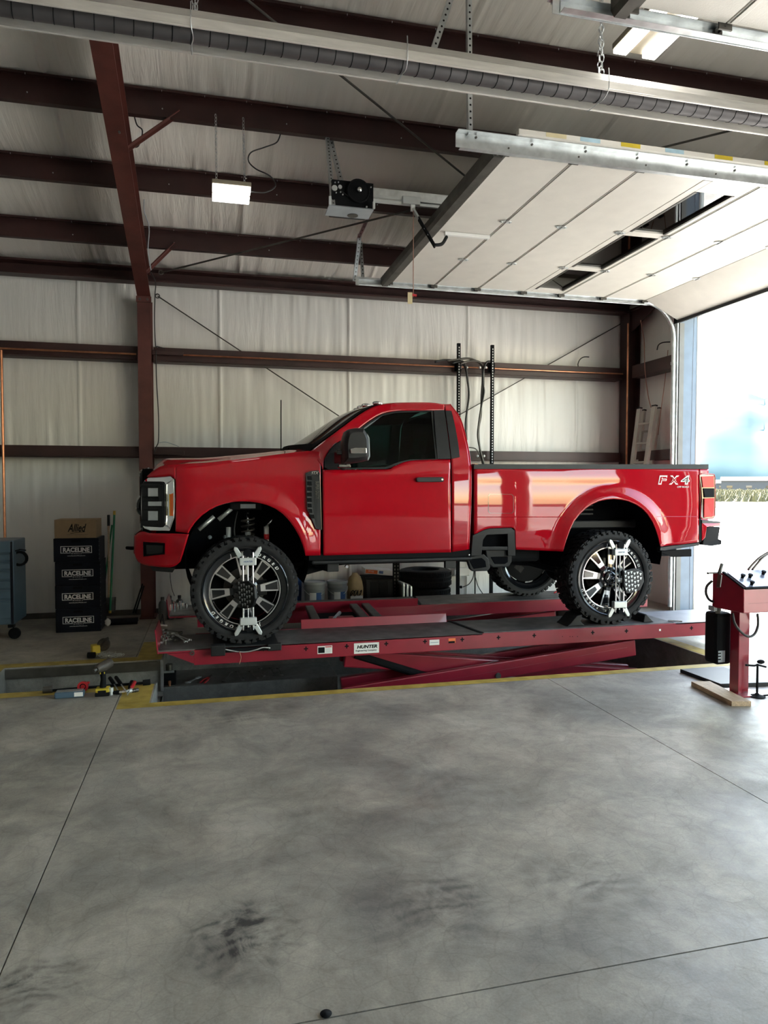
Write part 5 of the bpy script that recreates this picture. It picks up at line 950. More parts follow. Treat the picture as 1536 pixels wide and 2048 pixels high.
perf(OM, Vector((1.10, 6.33, 4.20)), Vector((1.12, 6.76, zp(6.74)+.02)), .035); perf(OM, Vector((1.27, 6.66, 4.43)), Vector((1.16, 6.80, zp(6.74)+.0)), .04); 
PC = thing('pull_cord', 'thin release cord with a red handle and card tag under the trolley', 'pull cord', (tx+.03, 6.36, 3.3)); zt_ = onY(812, 600, 6.36).z
MB().tube([(tx+.03, 6.36, 4.23), (tx+.03, 6.355, zt_+.03)], .0035, 6).build('cord', 'cordr', PC); MB().tube([(tx+.02, 6.355, zt_+.05), (tx+.06, 6.355, zt_+.045)], .012, 8).build('handle', 'redplastic', PC); MB().box((tx-.025, 6.35, zt_-.035), (tx+.02, 6.352, zt_+.07)).build('tag', 'tagc', PC)
# perforated hangers of the far track and brace at the near one
HG = thing('track_hanger', 'bent slotted hanger between the far door track and the motor', 'hanger', (1.75, 8.3, 4.1)); perf(HG, Vector((1.70, 8.32, 4.12)), Vector((1.72, 8.10, 4.60)), .04); perf(HG, Vector((1.70, 8.09, 4.55)), Vector((1.80, 7.76, zp(7.75)+.05)), .035)
HG2 = thing('track_hanger', 'slotted diagonal hanger brace above the heater tube at picture top', 'hanger', (1.6, 4.8, 5.0)); perf(HG2, onY(866, 104, 4.78), onY(908, -20, 4.80), .04)
# ================================================================== PIPES AND CABLES ON THE WALL
def pipe(pts, r, m, name, label, cat, group=None, n=8): return tag(MB().tube(pts, r, n).build(name, m, None, 40), label, cat, group)
pipe([(-2.43, 9.455, 0.01), (-2.43, 9.455, 3.33)], .016, 'copper', 'copper_pipe', 'vertical copper air pipe at the left picture edge', 'pipe', 'copper pipes'); pipe([(XL+.03, 9.463, 3.352), (-.885, 9.463, 3.352)], .012, 'copper', 'copper_pipe', 'horizontal copper pipe on the upper girt left of the column', 'pipe', 'copper pipes')
pipe([(-.665, 9.463, 3.366), (6.03, 9.463, 3.366)], .011, 'copper', 'copper_pipe', 'horizontal copper pipe on the upper girt above the truck', 'pipe', 'copper pipes'); pipe([(6.055, 9.38, .02), (6.055, 9.38, 4.1)], .014, 'copper', 'copper_pipe', 'vertical copper pipe beside the corner column', 'pipe', 'copper pipes')
def cable(name, pts, Y, r, label, m='cord', g='wall cables'):
    return tag(MB().tube(smoothpts([onY(a, c, Y if not isinstance(Y, list) else Y[i]) for i, (a, c) in enumerate(pts)], 5), r, 6).build(name, m, None, True), label, 'cable', g)
cable('cable', [(268,230),(274,250),(285,262),(278,290),(270,295)], 6.9, .006, 'loose dark cable loop behind the upper rafter brace'); cable('cable', [(283,330),(289,375),(288,420),(298,455),(296,500),(302,540)], 8.2, .006, 'pale cable running down the right side of the rafter', 'grey'); cable('cable', [(302,545),(311,565),(310,590),(309,640),(311,690),(315,693),(330,697)], 9.3, .007, 'dark cable coming down the column top to the upper girt'); cable('cable', [(312,700),(313,760),(317,830),(317,880),(313,893),(309,905)], 9.3, .007, 'thin dark cable down the right of the column between girts'); cable('cable', [(316,886),(330,884),(345,888),(358,893)], 9.3, .005, 'short pale cable at the lower girt beside the column', 'grey'); cable('cable', [(340,1145),(341,1160),(344,1178),(349,1192)], 9.45, .004, 'thin cord hanging below the front bumper by the wall')
for i, x in enumerate((3.41, 3.915)):
    o = thing('rack_upright', ('left' if i == 0 else 'right')+' black slotted upright standing against the wall behind the cab', 'upright', (x, 9.42, 0), 'slotted uprights'); MB().prism([(x-.022,9.40),(x+.022,9.40),(x+.022,9.44),(x+.018,9.44),(x+.018,9.404),(x-.018,9.404),(x-.018,9.44),(x-.022,9.44)], .0, 3.685, 'Z').build('channel', 'flat', o)
    h = MB(); 
    for k in range(54): h.box((x-.006, 9.3985, 1.6+k*.038), (x+.006, 9.3998, 1.6+k*.038+.02))
    h.build('slot', 'white', o)['kind'] = 'stuff'; MB().box((x-.05, 9.445, 3.30), (x+.05, 9.46, 3.44)).build('bracket', 'flat', o)
for k, (y, x) in enumerate(((735, 922), (735, 934), (735, 960), (735, 972))): p = onY(x, y, 9.44); tag(MB().sphere(p, .018, 10, 8).build('rack_stud', 'white', None, True), ['leftmost', 'second from left', 'third from left', 'rightmost'][k]+' of the white studs on the upper girt between the uprights', 'stud', 'girt studs')
for k in range(2): p = onY(955+k*13, 912, 9.44); tag(MB().sphere(p, .018, 10, 8).build('rack_stud', 'white', None, True), ['left', 'right'][k]+' of the two white studs on the lower girt by the right upright', 'stud', 'girt studs low')
hl_ = [[(870,724),(890,720),(915,722),(926,728),(933,745),(937,775),(937,800),(933,830),(932,860)], [(895,722),(915,719),(935,717),(952,722),(964,733),(965,760),(963,790),(962,830),(957,860),(960,900),(967,935)], [(905,726),(925,723),(932,735),(935,760),(938,790),(934,822),(931,850),(933,880)], [(920,728),(940,722),(958,724),(966,736),(967,770),(963,810),(958,845),(956,875),(963,910),(970,935)], [(980,723),(973,725),(967,740),(966,765),(968,785),(962,815)], [(938,895),(950,897),(957,905),(961,915)]]
labs = ['leftmost dark hose of the bundle draped over the upper girt', 'longest dark hose of the bundle hanging right of the cab roof', 'dark hose looping between the two uprights, inner left strand', 'dark hose looping between the two uprights, inner right strand', 'short dark hose hooked beside the right upright', 'dark hose stub near the lower girt behind the cab']
for i, h in enumerate(hl_): cable('hose', h, 9.385-.03*i if i < 5 else 9.46, .014 if i < 5 else .008, labs[i], 'cord' if i % 2 == 0 else 'darksteel', 'hoses over the girt')
cable('wall_hook', [(1178,714),(1168,714),(1160,719),(1156,728),(1157,735)], 9.6, .008, 'small curved hook cable above the upper girt right of the rack'); cable('wall_hook', [(1340,684),(1326,685),(1317,690),(1314,700)], 8.6, .008, 'curved black cable end on the side wall above the ladder', 'cord')
# ================================================================== LADDER AND ROPE
LD = thing('extension_ladder', 'pale extension ladder leaning in the corner behind the truck bed', 'ladder', (5.6, 8.9, 0))
def rail(px0, py0, px1, py1, Y, w, sec):
    a = onY(px0, py0, Y); c = onY(px1, py1, Y); t = (c.z-.01)/(c.z-a.z); base = c+(a-c)*t; q = MB(); q.bar(base, c, .035, .085, (0,1,0)); q.build('rail', 'ladder', sec); q = MB(); q.bar(c, c+(c-a).normalized()*.02, .04, .09, (0,1,0)); q.build('rail_cap', 'black', sec); return base, c
A = rail(1265, 930, 1279, 818, 9.10, 0, LD); B = rail(1293, 925, 1309, 813, 8.76, 0, LD); C_ = rail(1274, 930, 1287, 822, 9.16, 0, LD); D_ = rail(1303, 925, 1317, 818, 8.82, 0, LD)
n = 9
for k in range(1, 10):
    t = k/10+.02; MB().tube([A[0].lerp(A[1], t), B[0].lerp(B[1], t)], .016, 8).build('rung', 'ladder', LD, smooth=40)
    if k > 4: MB().tube([C_[0].lerp(C_[1], t-.03), D_[0].lerp(D_[1], t-.03)], .016, 8).build('rung', 'ladder', LD, smooth=40)
cable('rope', [(1281,640),(1288,680),(1290,740),(1296,790),(1302,815)], 8.95, .006, 'thin rope hanging from the end beam to the ladder top', 'cordr', 'ropes'); cable('rope', [(1336,700),(1330,760),(1322,820),(1316,870)], 8.7, .005, 'thin rope hanging down beside the vertical door track', 'cordr', 'ropes')
# ================================================================== TOOL CABINET
TC = thing('tool_cabinet', 'blue rolling tool cabinet with drawers at the left picture edge', 'tool cabinet', (-2.5, 8.6, 0)); xr = -2.085; yf = 8.40
MB().box((-3.0, yf+.02, .17), (xr, 8.95, 1.09)).build('body', 'bluebox', TC, bevel=.012); MB().box((-3.0, yf-.005, .96), (xr-.02, yf+.019, 1.085)).build('top_panel', 'bluebox', TC, bevel=.006)
zz = [.95, .865, .77, .66, .56, .45, .23]
for a, c in zip(zz, zz[1:]):
    d = MB().box((-2.98, yf-.002, c+.014), (xr-.03, yf+.018, a-.004)).build('drawer', 'bluebox', TC, bevel=.004); MB().box((-2.98, yf-.022, a-.022), (xr-.03, yf-.003, a-.006)).build('handle', 'bluebox', d, bevel=.004)
MB().box((xr-.028, yf-.004, .18), (xr-.004, yf+.019, 1.08)).build('corner_post', 'navy', TC, bevel=.004)
for x in (-2.13, -2.9): 
    MB().box((x-.03, yf+.05, .13), (x+.03, yf+.12, .169)).build('caster_fork', 'flat', TC); q = MB(); q.lathe([(.0,-.022),(.055,-.022),(.062,-.012),(.062,.012),(.055,.022),(0,.022)], (x+.03, yf+.08, .0632), 'Y', 20); q.build('caster_wheel', 'flat', TC, smooth=40)
MB().tube([(xr, 8.5, .97), (xr+.05, 8.5, .985), (xr+.11, 8.5, .975)], .007, 6).build('side_hook', 'flat', TC); q = MB(); q.lathe([(.06,-.02),(.085,-.02),(.085,.02),(.06,.02)], (xr+.03, 8.56, .88), 'Y', 24, True); q.build('tape_roll', 'flat', TC, smooth=40)
# ================================================================== BOXES
bx0 = onZ(112, 1266, 0); zlev = [0.0005, .272, .544, .815, 1.085]; off = [.0, -.004, .0, -.012]
nm = ['bottom', 'second from bottom', 'third from bottom', 'topmost']
for k in range(4):
    x0 = bx0.x+off[k]; y0 = bx0.y-.01+.006*(k % 2); o = thing('wheel_box', 'black printed wheel carton, '+nm[k]+' of the black stack', 'box', (x0+.24, y0+.24, zlev[k]), 'stacked black wheel boxes'); w = .485
    MB().box((x0, y0, zlev[k]+.001), (x0+w, y0+.48, zlev[k+1]-.001)).build('carton', 'navy', o, bevel=.006); zc = (zlev[k]+zlev[k+1])/2+.0; cx_ = x0+w*.50
    put_text('carton_print', 'RACELINE', .070, Vector((cx_, y0-.0008, zc)), 'white', o, .0004, .285, bold=.0022); put_text('carton_print', 'W H E E L S', .022, Vector((cx_, y0-.0008, zc-.040)), 'white', o, .0004, .11); put_text('carton_print', 'www.RacelineWheels.com', .016, Vector((cx_, y0-.0008, zc-.066)), 'white', o, .0004, .19)
    q = MB()
    for (a, c, e, f) in ((-.165, -.036, .165, -.030), (-.165, .040, .165, .046), (-.168, -.036, -.161, .046), (.161, -.036, .168, .046)):
        if c < 0 and f < 0: q.box((cx_-.165, y0-.0012, zc+c), (cx_-.06, y0-.0004, zc+f)); q.box((cx_+.06, y0-.0012, zc+c), (cx_+.165, y0-.0004, zc+f))
        else: q.box((cx_+a, y0-.0012, zc+c), (cx_+e, y0-.0004, zc+f))
    q.build('print_frame', 'white', o); q = MB()
    for j in range(5): q.cyl((x0+w+.0002, y0+.01, zlev[k]+.03+j*.05), (x0+w+.003, y0+.01, zlev[k]+.03+j*.05), .005, 6)
    q.build('staple', 'grey', o)['kind'] = 'stuff'; MB().box((cx_-.05, y0-.0012, zlev[k+1]-.045), (cx_+.05, y0-.0004, zlev[k+1]-.02)).build('hand_hole', 'flat', o, bevel=.0)
o = thing('cardboard_box', 'brown cardboard carton with black script on top of the black stack', 'box', (bx0.x+.24, bx0.y+.2, 1.086)); q = MB(); q.box((bx0.x+.0, bx0.y+.0, 1.0865), (bx0.x+.45, bx0.y+.40, 1.295)); q.build('carton', 'cardb', o, bevel=.004); put_text('carton_print', 'Allied', .125, Vector((bx0.x+.235, bx0.y-.001, 1.20)), 'flat', o, .0004, .20, shear=.35, bold=.0022); q = MB(); q.bar((bx0.x+.17, bx0.y-.001, 1.142), (bx0.x+.33, bx0.y-.001, 1.16), .0008, .005); q.build('underline', 'flat', o); MB().box((bx0.x+.13, bx0.y-.0012, 1.125), (bx0.x+.36, bx0.y-.0004, 1.128)).build('print_line', 'darksteel', o)
for sx_ in (0, 1): MB().box((bx0.x, bx0.y+.2*sx_+.0, 1.2951), (bx0.x+.45, bx0.y+.2*sx_+.198, 1.299)).build('flap', 'cardb', o)
# ================================================================== YARD TOOLS
def stick(name, px0, py0, px1, py1, Y0, Y1, r, m, label, cat='broom', tip=None, grip=None):
    a = onY(px0, py0, Y0); c = onY(px1, py1, Y1); o = thing(name, label, cat, c, 'long-handled tools by the wall'); MB().tube([a, c], r, 8).build('handle', m, o, smooth=40); d = (c-a).normalized()
    if tip: MB().tube([a, a+d*tip[0]], r*1.25, 8).build('end_cap', tip[1], o, smooth=40)
    return o, a, c
o, a, c = stick('broom', 229, 1022, 220, 1226, 9.45, 9.15, .013, 'green', 'upright green handle with yellow cap standing beside the black boxes', tip=(.05, 'yhandle')); MB().tube([c-Vector((0,0,-.03)), c], .017, 8).build('ferrule', 'yhandle', o)
o, a, c = stick('broom', 224, 1050, 206, 1190, 9.50, 9.35, .011, 'green', 'slanting green handle crossing behind the upright one'); b_ = c-(a-c).normalized()*.25; MB().tube([c, b_], .011, 8).build('handle_end', 'green', o)
o, a, c = stick('shovel', 217, 1030, 218, 1195, 9.48, 9.30, .014, 'wood', 'shovel with a weathered wooden handle and dark grip behind green handles', 'shovel', tip=(.14, 'black')); q = MB(); q.grid(lambda u, v: Vector((c.x-.02+(u-.5)*.20*(1-.1*v), c.y+.02-.03*(1-(2*u-1)**2), c.z-.0-v*.20)), 8, 6); q.build('blade', 'darksteel', o, smooth=True, solid=.004)
PB = thing('push_broom', 'dark push broom head lying on the floor between boxes and column', 'broom', (-1.0, 9.1, 0)); MB().box((-1.20, 9.02, .03), (-.86, 9.10, .075)).build('block', 'navy', PB, bevel=.008); MB().box((-1.19, 9.025, .0005), (-.87, 9.095, .0295)).build('bristles', 'flat', PB)
for i, (x0, y0, x1, y1) in enumerate(((266, 1226, 285, 1168), (271, 1226, 288, 1172))): MB().tube([onY(x0, y0, 9.06+.02*i), onY(x1, y1, 9.33)], .009, 8).build('handle', 'flat', PB)
tag(MB().grid(lambda u, v: Vector((-1.205+.035*sin(pi*v)*cos(2*pi*u)*(1+.4*noise.noise((u*5,v*5,1))), 9.0+.03*sin(pi*v)*sin(2*pi*u), .045-.044*cos(pi*v)*(1+.3*noise.noise((u*6,v*6,2)))*1.0)), 16, 10).build('rag', 'paper', None, True), 'crumpled pale rag beside the lowest black box', 'rag')
# ================================================================== BOTTLES, BUCKETS AND STORES BEHIND THE FAR RUNWAY
bl = None
for i, (px, Y, z, lab) in enumerate(((325, 9.2, .0005, 'grey bottle nearest the column foot'), (340, 9.28, .0005, 'middle grey bottle of three beside the column'), (359, 9.3, .0005, 'grey bottle furthest from the column, behind the front tyre'))):
    x = onY(px, 1200, Y).x; o = thing('bottle', lab, 'bottle', (x, Y, z), 'bottles by the column'); MB().lathe([(0,0),(.047,0),(.05,.01),(.05,.20),(.04,.235),(.02,.25),(.02,.262)], (x, Y, z), 'Z', 20).build('body', 'bottle', o, smooth=40); MB().cyl((x, Y, z+.262), (x, Y, z+.295), .022, 12).build('cap', 'darksteel', o)
for i, (px0, px1, Y, lab, lm) in enumerate(((607, 651, 9.38, 'grey plastic bucket with white and blue label, nearer the front tyre', 0), (654, 695, 9.38, 'grey plastic bucket with picture label, beside the tan bag', 1))):
    xa, xb = onY(px0, 1180, Y).x, onY(px1, 1180, Y).x; x = (xa+xb)/2; r = (xb-xa)/2*.98; o = thing('bucket', lab, 'bucket', (x, Y, 0), 'paint buckets'); MB().lathe([(0,.001),(r*.86,.001),(r*.88,.01),(r*.96,.30),(r*1.0,.305),(r*1.0,.33),(r*.97,.335),(r*.97,.375),(0,.375)], (x, Y, 0), 'Z', 28).build('pail', 'bucket', o, smooth=35); MB().lathe([(0,.376),(r*1.03,.376),(r*1.04,.385),(r*1.04,.405),(r*.98,.41),(r*.95,.398),(0,.396)], (x, Y, 0), 'Z', 28).build('lid', 'grey', o, smooth=35)
    for (t0, t1, m_) in (((-.62, .02, 'paper'), (.02, .55, 'bluelab')) if lm == 0 else ((-.5, .15, 'paper'), (.15, .75, 'bluelab'))): q = MB(); q.grid(lambda u, v: Vector((x+r*.962*sin(lerp(t0, t1, u)), Y-r*.962*cos(lerp(t0, t1, u)), .09+.18*v)), 8, 2); q.build('label', m_, o)
    q = MB(); q.tube([Vector((x+r*1.02*cos(t), Y-r*1.02*abs(sin(t))*.9-.0, .33-.10*abs(sin(t)))) for t in [pi*k/14 for k in range(15)]], .004, 6); q.build('bail_handle', 'galv', o)
o = thing('blue_bucket', 'blue bucket partly hidden behind the first grey bucket', 'bucket', (1.10, 9.56, 0)); MB().lathe([(0,.001),(.10,.001),(.115,.52),(.125,.54),(0,.54)], (1.10, 9.56, 0), 'Z', 20).build('pail', 'bluelab', o, smooth=35)
x0, x1 = onY(693, 1180, 9.38).x, onY(729, 1180, 9.38).x; xm = (x0+x1)/2; o = thing('absorbent_bag', 'tan paper bag with black print standing between bucket and bin', 'bag', (xm, 9.4, 0)); prof_ = [(.105,0),(.113,.05),(.113,.30),(.105,.38),(.09,.44),(.05,.475),(.035,.50)]
q = MB(); q.lathe([(0,.001)]+prof_+[(0,.50)], (xm, 9.42, 0), 'Z', 28); 
def bagv(v):
    dx, dy = v.x-xm, v.y-9.42; r_ = math.hypot(dx, dy)+1e-6; sq = min(1.22, 1/max(abs(dx), abs(dy))*r_) if v.z < .34 else lerp(1.22, 1, min(1, (v.z-.34)/.08)); sq = min(sq, r_/max(abs(dx), abs(dy), 1e-6)) if r_ > .01 else 1
    return Vector((xm+dx*sq*.92+.008*noise.noise(v*18), 9.42+dy*sq*.7+.014*noise.noise(v*14), v.z))
q.v = [bagv(v) for v in q.v]; q.build('bag', 'tan', o, smooth=60); q = MB()
for k, t in enumerate((0, 1.2, 2.5)): q.tube([Vector((xm-.055+k*.05+.028*cos(s+t), 9.322+.004*abs(k-1), .235+.04*sin(s*1.3+t))) for s in [j*.5 for j in range(11)]], .006, 5)
q.build('bag_print', 'flat', o); MB().box((xm-.08, 9.318, .15), (xm+.09, 9.326, .20)).build('bag_print', 'paper', o)
x0, x1 = onY(729, 1180, 9.42).x, onY(786, 1180, 9.42).x; o = thing('storage_bin', 'black ribbed storage bin under the white carton', 'bin', ((x0+x1)/2, 9.5, 0)); MB().prism([(x0+.03,0.001),(x1-.03,0.001),(x1,.42),(x0,.42)], 9.36, 9.68, 'Y').build('tub', 'black', o, bevel=.012); MB().box((x0-.01, 9.345, .421), (x1+.01, 9.69, .44)).build('lid', 'black', o, bevel=.006)
for k in range(3): MB().prism([(x0+.08+k*.12,.05),(x0+.14+k*.12,.05),(x0+.15+k*.12,.38),(x0+.07+k*.12,.38)], 9.352, 9.361, 'Y').build('rib', 'black', o)
o = thing('parts_carton', 'white carton with an orange label lying on the black bin', 'box', ((x0+x1)/2, 9.5, .44)); mm = Matrix.Translation(((x0+x1)/2, 9.52, .505)) @ Matrix.Rotation(R(6), 4, 'Y') @ Matrix.Rotation(R(-4), 4, 'Z'); q = MB(); q.box((-.20, -.15, -.035), (.20, .15, .035)); q.xf(mm).build('carton', 'paper', o, bevel=.004); q = MB(); q.box((-.185, -.152, -.028), (-.02, -.1505, .022)); lb_ = q.xf(mm).build('label', 'orange', o); t = textmb('53 mg', .03, .0004); t.xf(mm @ Matrix.Translation((-.11,-.1525,.004)) @ FACEY).build('label_text', 'paper', lb_, fixn=False); q = MB(); q.box((0, -.152, -.02), (.06, -.1505, .018)); q.xf(mm).build('label', 'bluelab', o)
xp = onY(793, 1160, 8.82).x; o = thing('rack_post', 'black slotted rack post standing left of the stacked tyres', 'post', (xp, 8.84, 0)); MB().prism([(xp-.042,8.82),(xp+.042,8.82),(xp+.042,8.86),(xp+.035,8.86),(xp+.035,8.826),(xp-.035,8.826),(xp-.035,8.86),(xp-.042,8.86)], .0, 1.05, 'Z').build('post', 'flat', o); q = MB()
for k in range(22): q.box((xp-.03, 8.8185, .05+k*.045), (xp-.015, 8.8198, .075+k*.045)); q.box((xp+.012, 8.8185, .05+k*.045), (xp+.027, 8.8198, .075+k*.045))
q.build('slot', 'darksteel', o)['kind'] = 'stuff'
for k in range(3):
    x = onY(806+k*7.5, 1170, 8.62).x; o = thing('metal_frame', ['first', 'second', 'third'][k]+' of three silver framed panels leaning left of the tyres', 'panel', (x, 8.75, 0), 'framed panels'); zt = .44-.02*k; MB().tube(smoothpts([(x, 8.60, .017), (x, 8.60, zt-.04), (x, 8.63, zt), (x, 8.86, zt), (x, 8.90, zt-.04), (x, 8.90, .017)], 4), .016, 8).build('frame', 'satin', o, smooth=40); MB().box((x-.006, 8.62, .02), (x+.006, 8.88, zt-.02)).build('panel', 'darksteel', o)
ts = MB(); ts.lathe([(.20,-.115),(.24,-.118),(.30,-.118),(.345,-.105),(.360,-.085),(.362,-.03),(.355,-.028),(.355,-.022),(.362,-.02),(.362,.02),(.355,.022),(.355,.028),(.362,.03),(.36,.085),(.345,.105),(.30,.118),(.24,.118),(.20,.115),(.19,.05),(.19,-.05)], (0,0,0), 'Z', 48, True)
for k in range(60):
    a = 2*pi*k/60
    for z in (-.065, .065, -.0): ts.box((.360, -.003, z-.025 if z else -.015), (.3665, .010, z+.025 if z else .015), Matrix.Rotation(a+(z*.5), 4, 'Z'))
xt = onY(848, 1160, 9.33).x; tz = [.1855, .4225]
for k in range(2):
    o = tag(MB().add(ts.v, ts.f).build('stacked_tyre', 'rubber', None, smooth=35) if k == 0 else st0.copy(), ('lower' if k == 0 else 'upper')+' tyre of the stack standing against the back wall', 'tyre', 'stacked tyres')
    if k == 0: st0 = o
    else: COL.objects.link(o)
    o.location = (xt+.0+.012*k, 9.32, tz[k])
tag(MB().box((xt-.28, 9.04, .0005), (xt+.28, 9.60, .066)).build('pallet', 'wood', None, bevel=.005), 'low timber pallet under the stacked tyres', 'pallet')
OT = thing('wall_outlet', 'white outlet box on the back wall right of the tyres', 'outlet', onY(925, 1143, 9.66)); pz_ = onY(925, 1143, 9.66); MB().box((pz_.x-.09, 9.60, pz_.z-.06), (pz_.x+.09, 9.66, pz_.z+.06)).build('box', 'white', OT, bevel=.008); MB().box((pz_.x-.14, 9.58, pz_.z-.03), (pz_.x-.08, 9.60, pz_.z+.03)).build('plug', 'paper', OT); MB().tube(smoothpts([onY(948,1140,9.58), onY(946,1155,9.56), onY(938,1168,9.55), onY(926,1174,9.55)], 5), .007, 6).build('cord', 'cord', OT, smooth=True); MB().sphere(onY(922, 1174, 9.55), .022, 10, 8).build('plug_end', 'flat', OT, smooth=True)
cable('cable', [(950,1140),(950,1170),(950,1192)], 9.55, .010, 'straight black conduit under the outlet behind the far runway'); cable('cable', [(951,1155),(956,1172),(964,1185),(972,1196)], 9.56, .006, 'curved black cord beside the conduit behind the far runway')
# ================================================================== HAND TOOLS
def wrench(label, p, q, m='chrome', group=None, w=.016, dz=0.):
    p, q = Vector(p), Vector(q); d = (q-p); l = d.length; b = MB()
    b.bar((.02, 0, 0), (l-.03, 0, 0), w*.75, .006); 
    b.lathe([(w*.55,-.006),(w*.95,-.006),(w*.95,.006),(w*.55,.006)], (w*.6, 0, 0), 'Z', 14, True)
    b.prism([(l-.035,-w*.45),(l-.02,-w*1.0),(l+.005,-w*.95),(l+.008,-w*.5),(l-.012,-w*.42),(l-.016,0),(l-.012,w*.42),(l+.008,w*.5),(l+.005,w*.95),(l-.02,w*1.0),(l-.035,w*.45)], -.006, .006, 'Z')
    o = b.build('wrench', m, None, bevel=.0015); o.location = p; o.rotation_euler = d.to_track_quat('X', 'Z').to_euler(); return tag(o, label, 'wrench', group)
def socket(label, x, y, z, r=.013, h=.032, m='chrome', group=None, lie=None):
    b = MB(); b.lathe([(r*.6,h),(r,h),(r,h*.45),(r*.82,h*.4),(r*.82,0),(r*.35,0),(r*.35,h*.3),(r*.6,h*.4)], (0,0,0), 'Z', 14, True); o = b.build('socket', m, None, smooth=35); o.location = (x, y, z)
    if lie is not None: o.location.z += r; o.rotation_euler = (pi/2, 0, lie)
    return tag(o, label, 'socket', group)
rs = random.Random(11)
# near runway nose
P = lambda px, py, z=RZ: onZ(px, py, z)
wl = [((322,1288),(349,1274),'wrench lying from the stop corner on the near runway nose'), ((326,1272),(352,1283),'wrench across the middle of the pile on the near runway nose'), ((345,1270),(380,1284),'longest wrench of the pile, pointing to the front tyre'), ((340,1284),(362,1271),'wrench on the far edge of the pile on the near nose'), ((354,1276),(372,1289),'short wrench at the right of the pile on the near nose'), ((330,1266),(362,1270),'wrench nearest the far edge of the near runway nose')]
for i, (a, c, lab) in enumerate(wl):
    pa, pc = P(*a), P(*c); pa.z = RZ+.010+.004*i; pc.z = RZ+.010+.0035*i; wrench('chrome '+lab, pa, pc, 'darksteel' if i % 2 else 'galv', 'wrenches on the near runway nose', .018)
sk = [(319,1285),(322,1279),(321,1272),(326,1284),(330,1278),(325,1267),(331,1290),(336,1281),(333,1272)]
for i, (a, c) in enumerate(sk): p = P(a, c); socket('small chrome socket in the pile beside the near wheel stop', p.x, p.y, RZ+.001, .012+.004*(i % 3), .035, 'chrome' if i % 3 else 'darksteel', 'sockets on the near runway nose')
p = P(327, 1262); o = tag(MB().tube([(p.x-.04, p.y, RZ+.06), (p.x+.035, p.y-.02, RZ+.055)], .008, 10).build('torch', 'white', None, True), 'small white torch resting on the tool pile by the near stop', 'torch')
p = P(321, 1256); tag(MB().tube([(p.x-.01, p.y+.02, RZ+.03), (p.x+.02, p.y, RZ+.13), (p.x+.035, p.y-.02, RZ+.03)], .009, 8).build('strap', 'cord', None, True), 'dark strap hanging over the near wheel stop', 'strap')
# far runway nose
for i, (a, c, h) in enumerate(((343,1221,.07),(349,1219,.09),(355,1219,.075),(361,1218,.09),(367,1218,.07),(373,1217,.06))): p = P(a, c); socket(['first', 'second', 'third', 'fourth', 'fifth', 'last'][i]+' chrome socket from the left in the row on the far runway nose', p.x, p.y, RZ+.001, .018, h, 'chrome', 'sockets on the far runway nose')
# floor group by the trench
IW = thing('impact_wrench', 'cordless impact wrench with yellow and black battery standing by the trench', 'impact wrench', onZ(205, 1390)); p = onZ(206, 1390); x, y = p.x, p.y
MB().box((x-.055, y-.05, .0005), (x+.055, y+.05, .030)).build('battery', 'flat', IW, bevel=.006); MB().box((x-.052, y-.047, .030), (x+.052, y+.047, .062)).build('battery_top', 'ytool', IW, bevel=.008); MB().box((x-.030, y-.055, .015), (x+.030, y-.0501, .05)).build('battery_latch', 'flat', IW)
MB().tube([(x-.0, y, .062), (x+.004, y+.006, .13), (x-.002, y+.01, .195)], [.026,.021,.024], 12).build('grip', 'flat', IW, smooth=40); c = Vector((x-.005, y+.01, .235)); MB().tube([c+Vector((.055,.07,.008)), c+Vector((.05,.06,.008)), c+Vector((.02,.0,0)), c+Vector((-.02,-.045,-.006)), c+Vector((-.035,-.07,-.010))], [.026,.038,.040,.036,.024], 16).build('motor_head', 'drab', IW, smooth=40); MB().tube([c+Vector((-.035,-.07,-.010)), c+Vector((-.05,-.10,-.014))], [.016,.013], 10).build('anvil', 'darksteel', IW, smooth=40); MB().box((x-.02, y-.01, .172), (x+.018, y+.0, .19)).build('trigger', 'ytool', IW)
p = onZ(222, 1390); socket('large silver socket standing beside the impact wrench', p.x, p.y, .0006, .019, .06, 'satin')
BB = thing('breaker_bar', 'long black breaker bar lying along the trench edge', 'breaker bar', (-.9, 6.21, 0)); a = Vector((-1.27, 6.17, .018)); c = Vector((-.56, 6.215, .022)); MB().tube([a, c], .011, 10).build('bar', 'flat', BB, smooth=40); MB().tube([a-Vector((.06,.0,0)), a+Vector((.02,0,0))], .030, 12).build('head', 'darksteel', BB, smooth=40) if 0 else MB().cyl(a-Vector((.055,.004,-.012)), a+Vector((.015,0,.012)), .029, 12).build('head', 'darksteel', BB); MB().cyl(c, c+Vector((.06,.004,.004)), .024, 12).build('end_socket', 'flat', BB)
TM = thing('tape_measure', 'red and black tape measure beside the impact wrench', 'tape measure', onZ(174, 1371)); p = Vector((-1.02, 6.10, 0)); q = MB(); q.lathe([(0,-.02),(.034,-.02),(.04,-.012),(.04,.012),(.034,.02),(0,.02)], (p.x, p.y+.06, .0405), 'Y', 20); q.build('case', 'flat', TM, smooth=40); q = MB(); q.lathe([(.025,-.004),(.043,-.004),(.043,.004),(.025,.004)], (p.x, p.y+.037, .044), 'Y', 20, True); q.build('bumper', 'redplastic', TM, smooth=40); q = MB(); q.cyl((p.x, p.y+.0395, .042), (p.x, p.y+.036, .042), .018, 12); q.build('badge', 'redplastic', TM); MB().box((p.x+.01, p.y+.045, .06), (p.x+.05, p.y+.075, .075)).build('lock_button', 'redplastic', TM, bevel=.004)
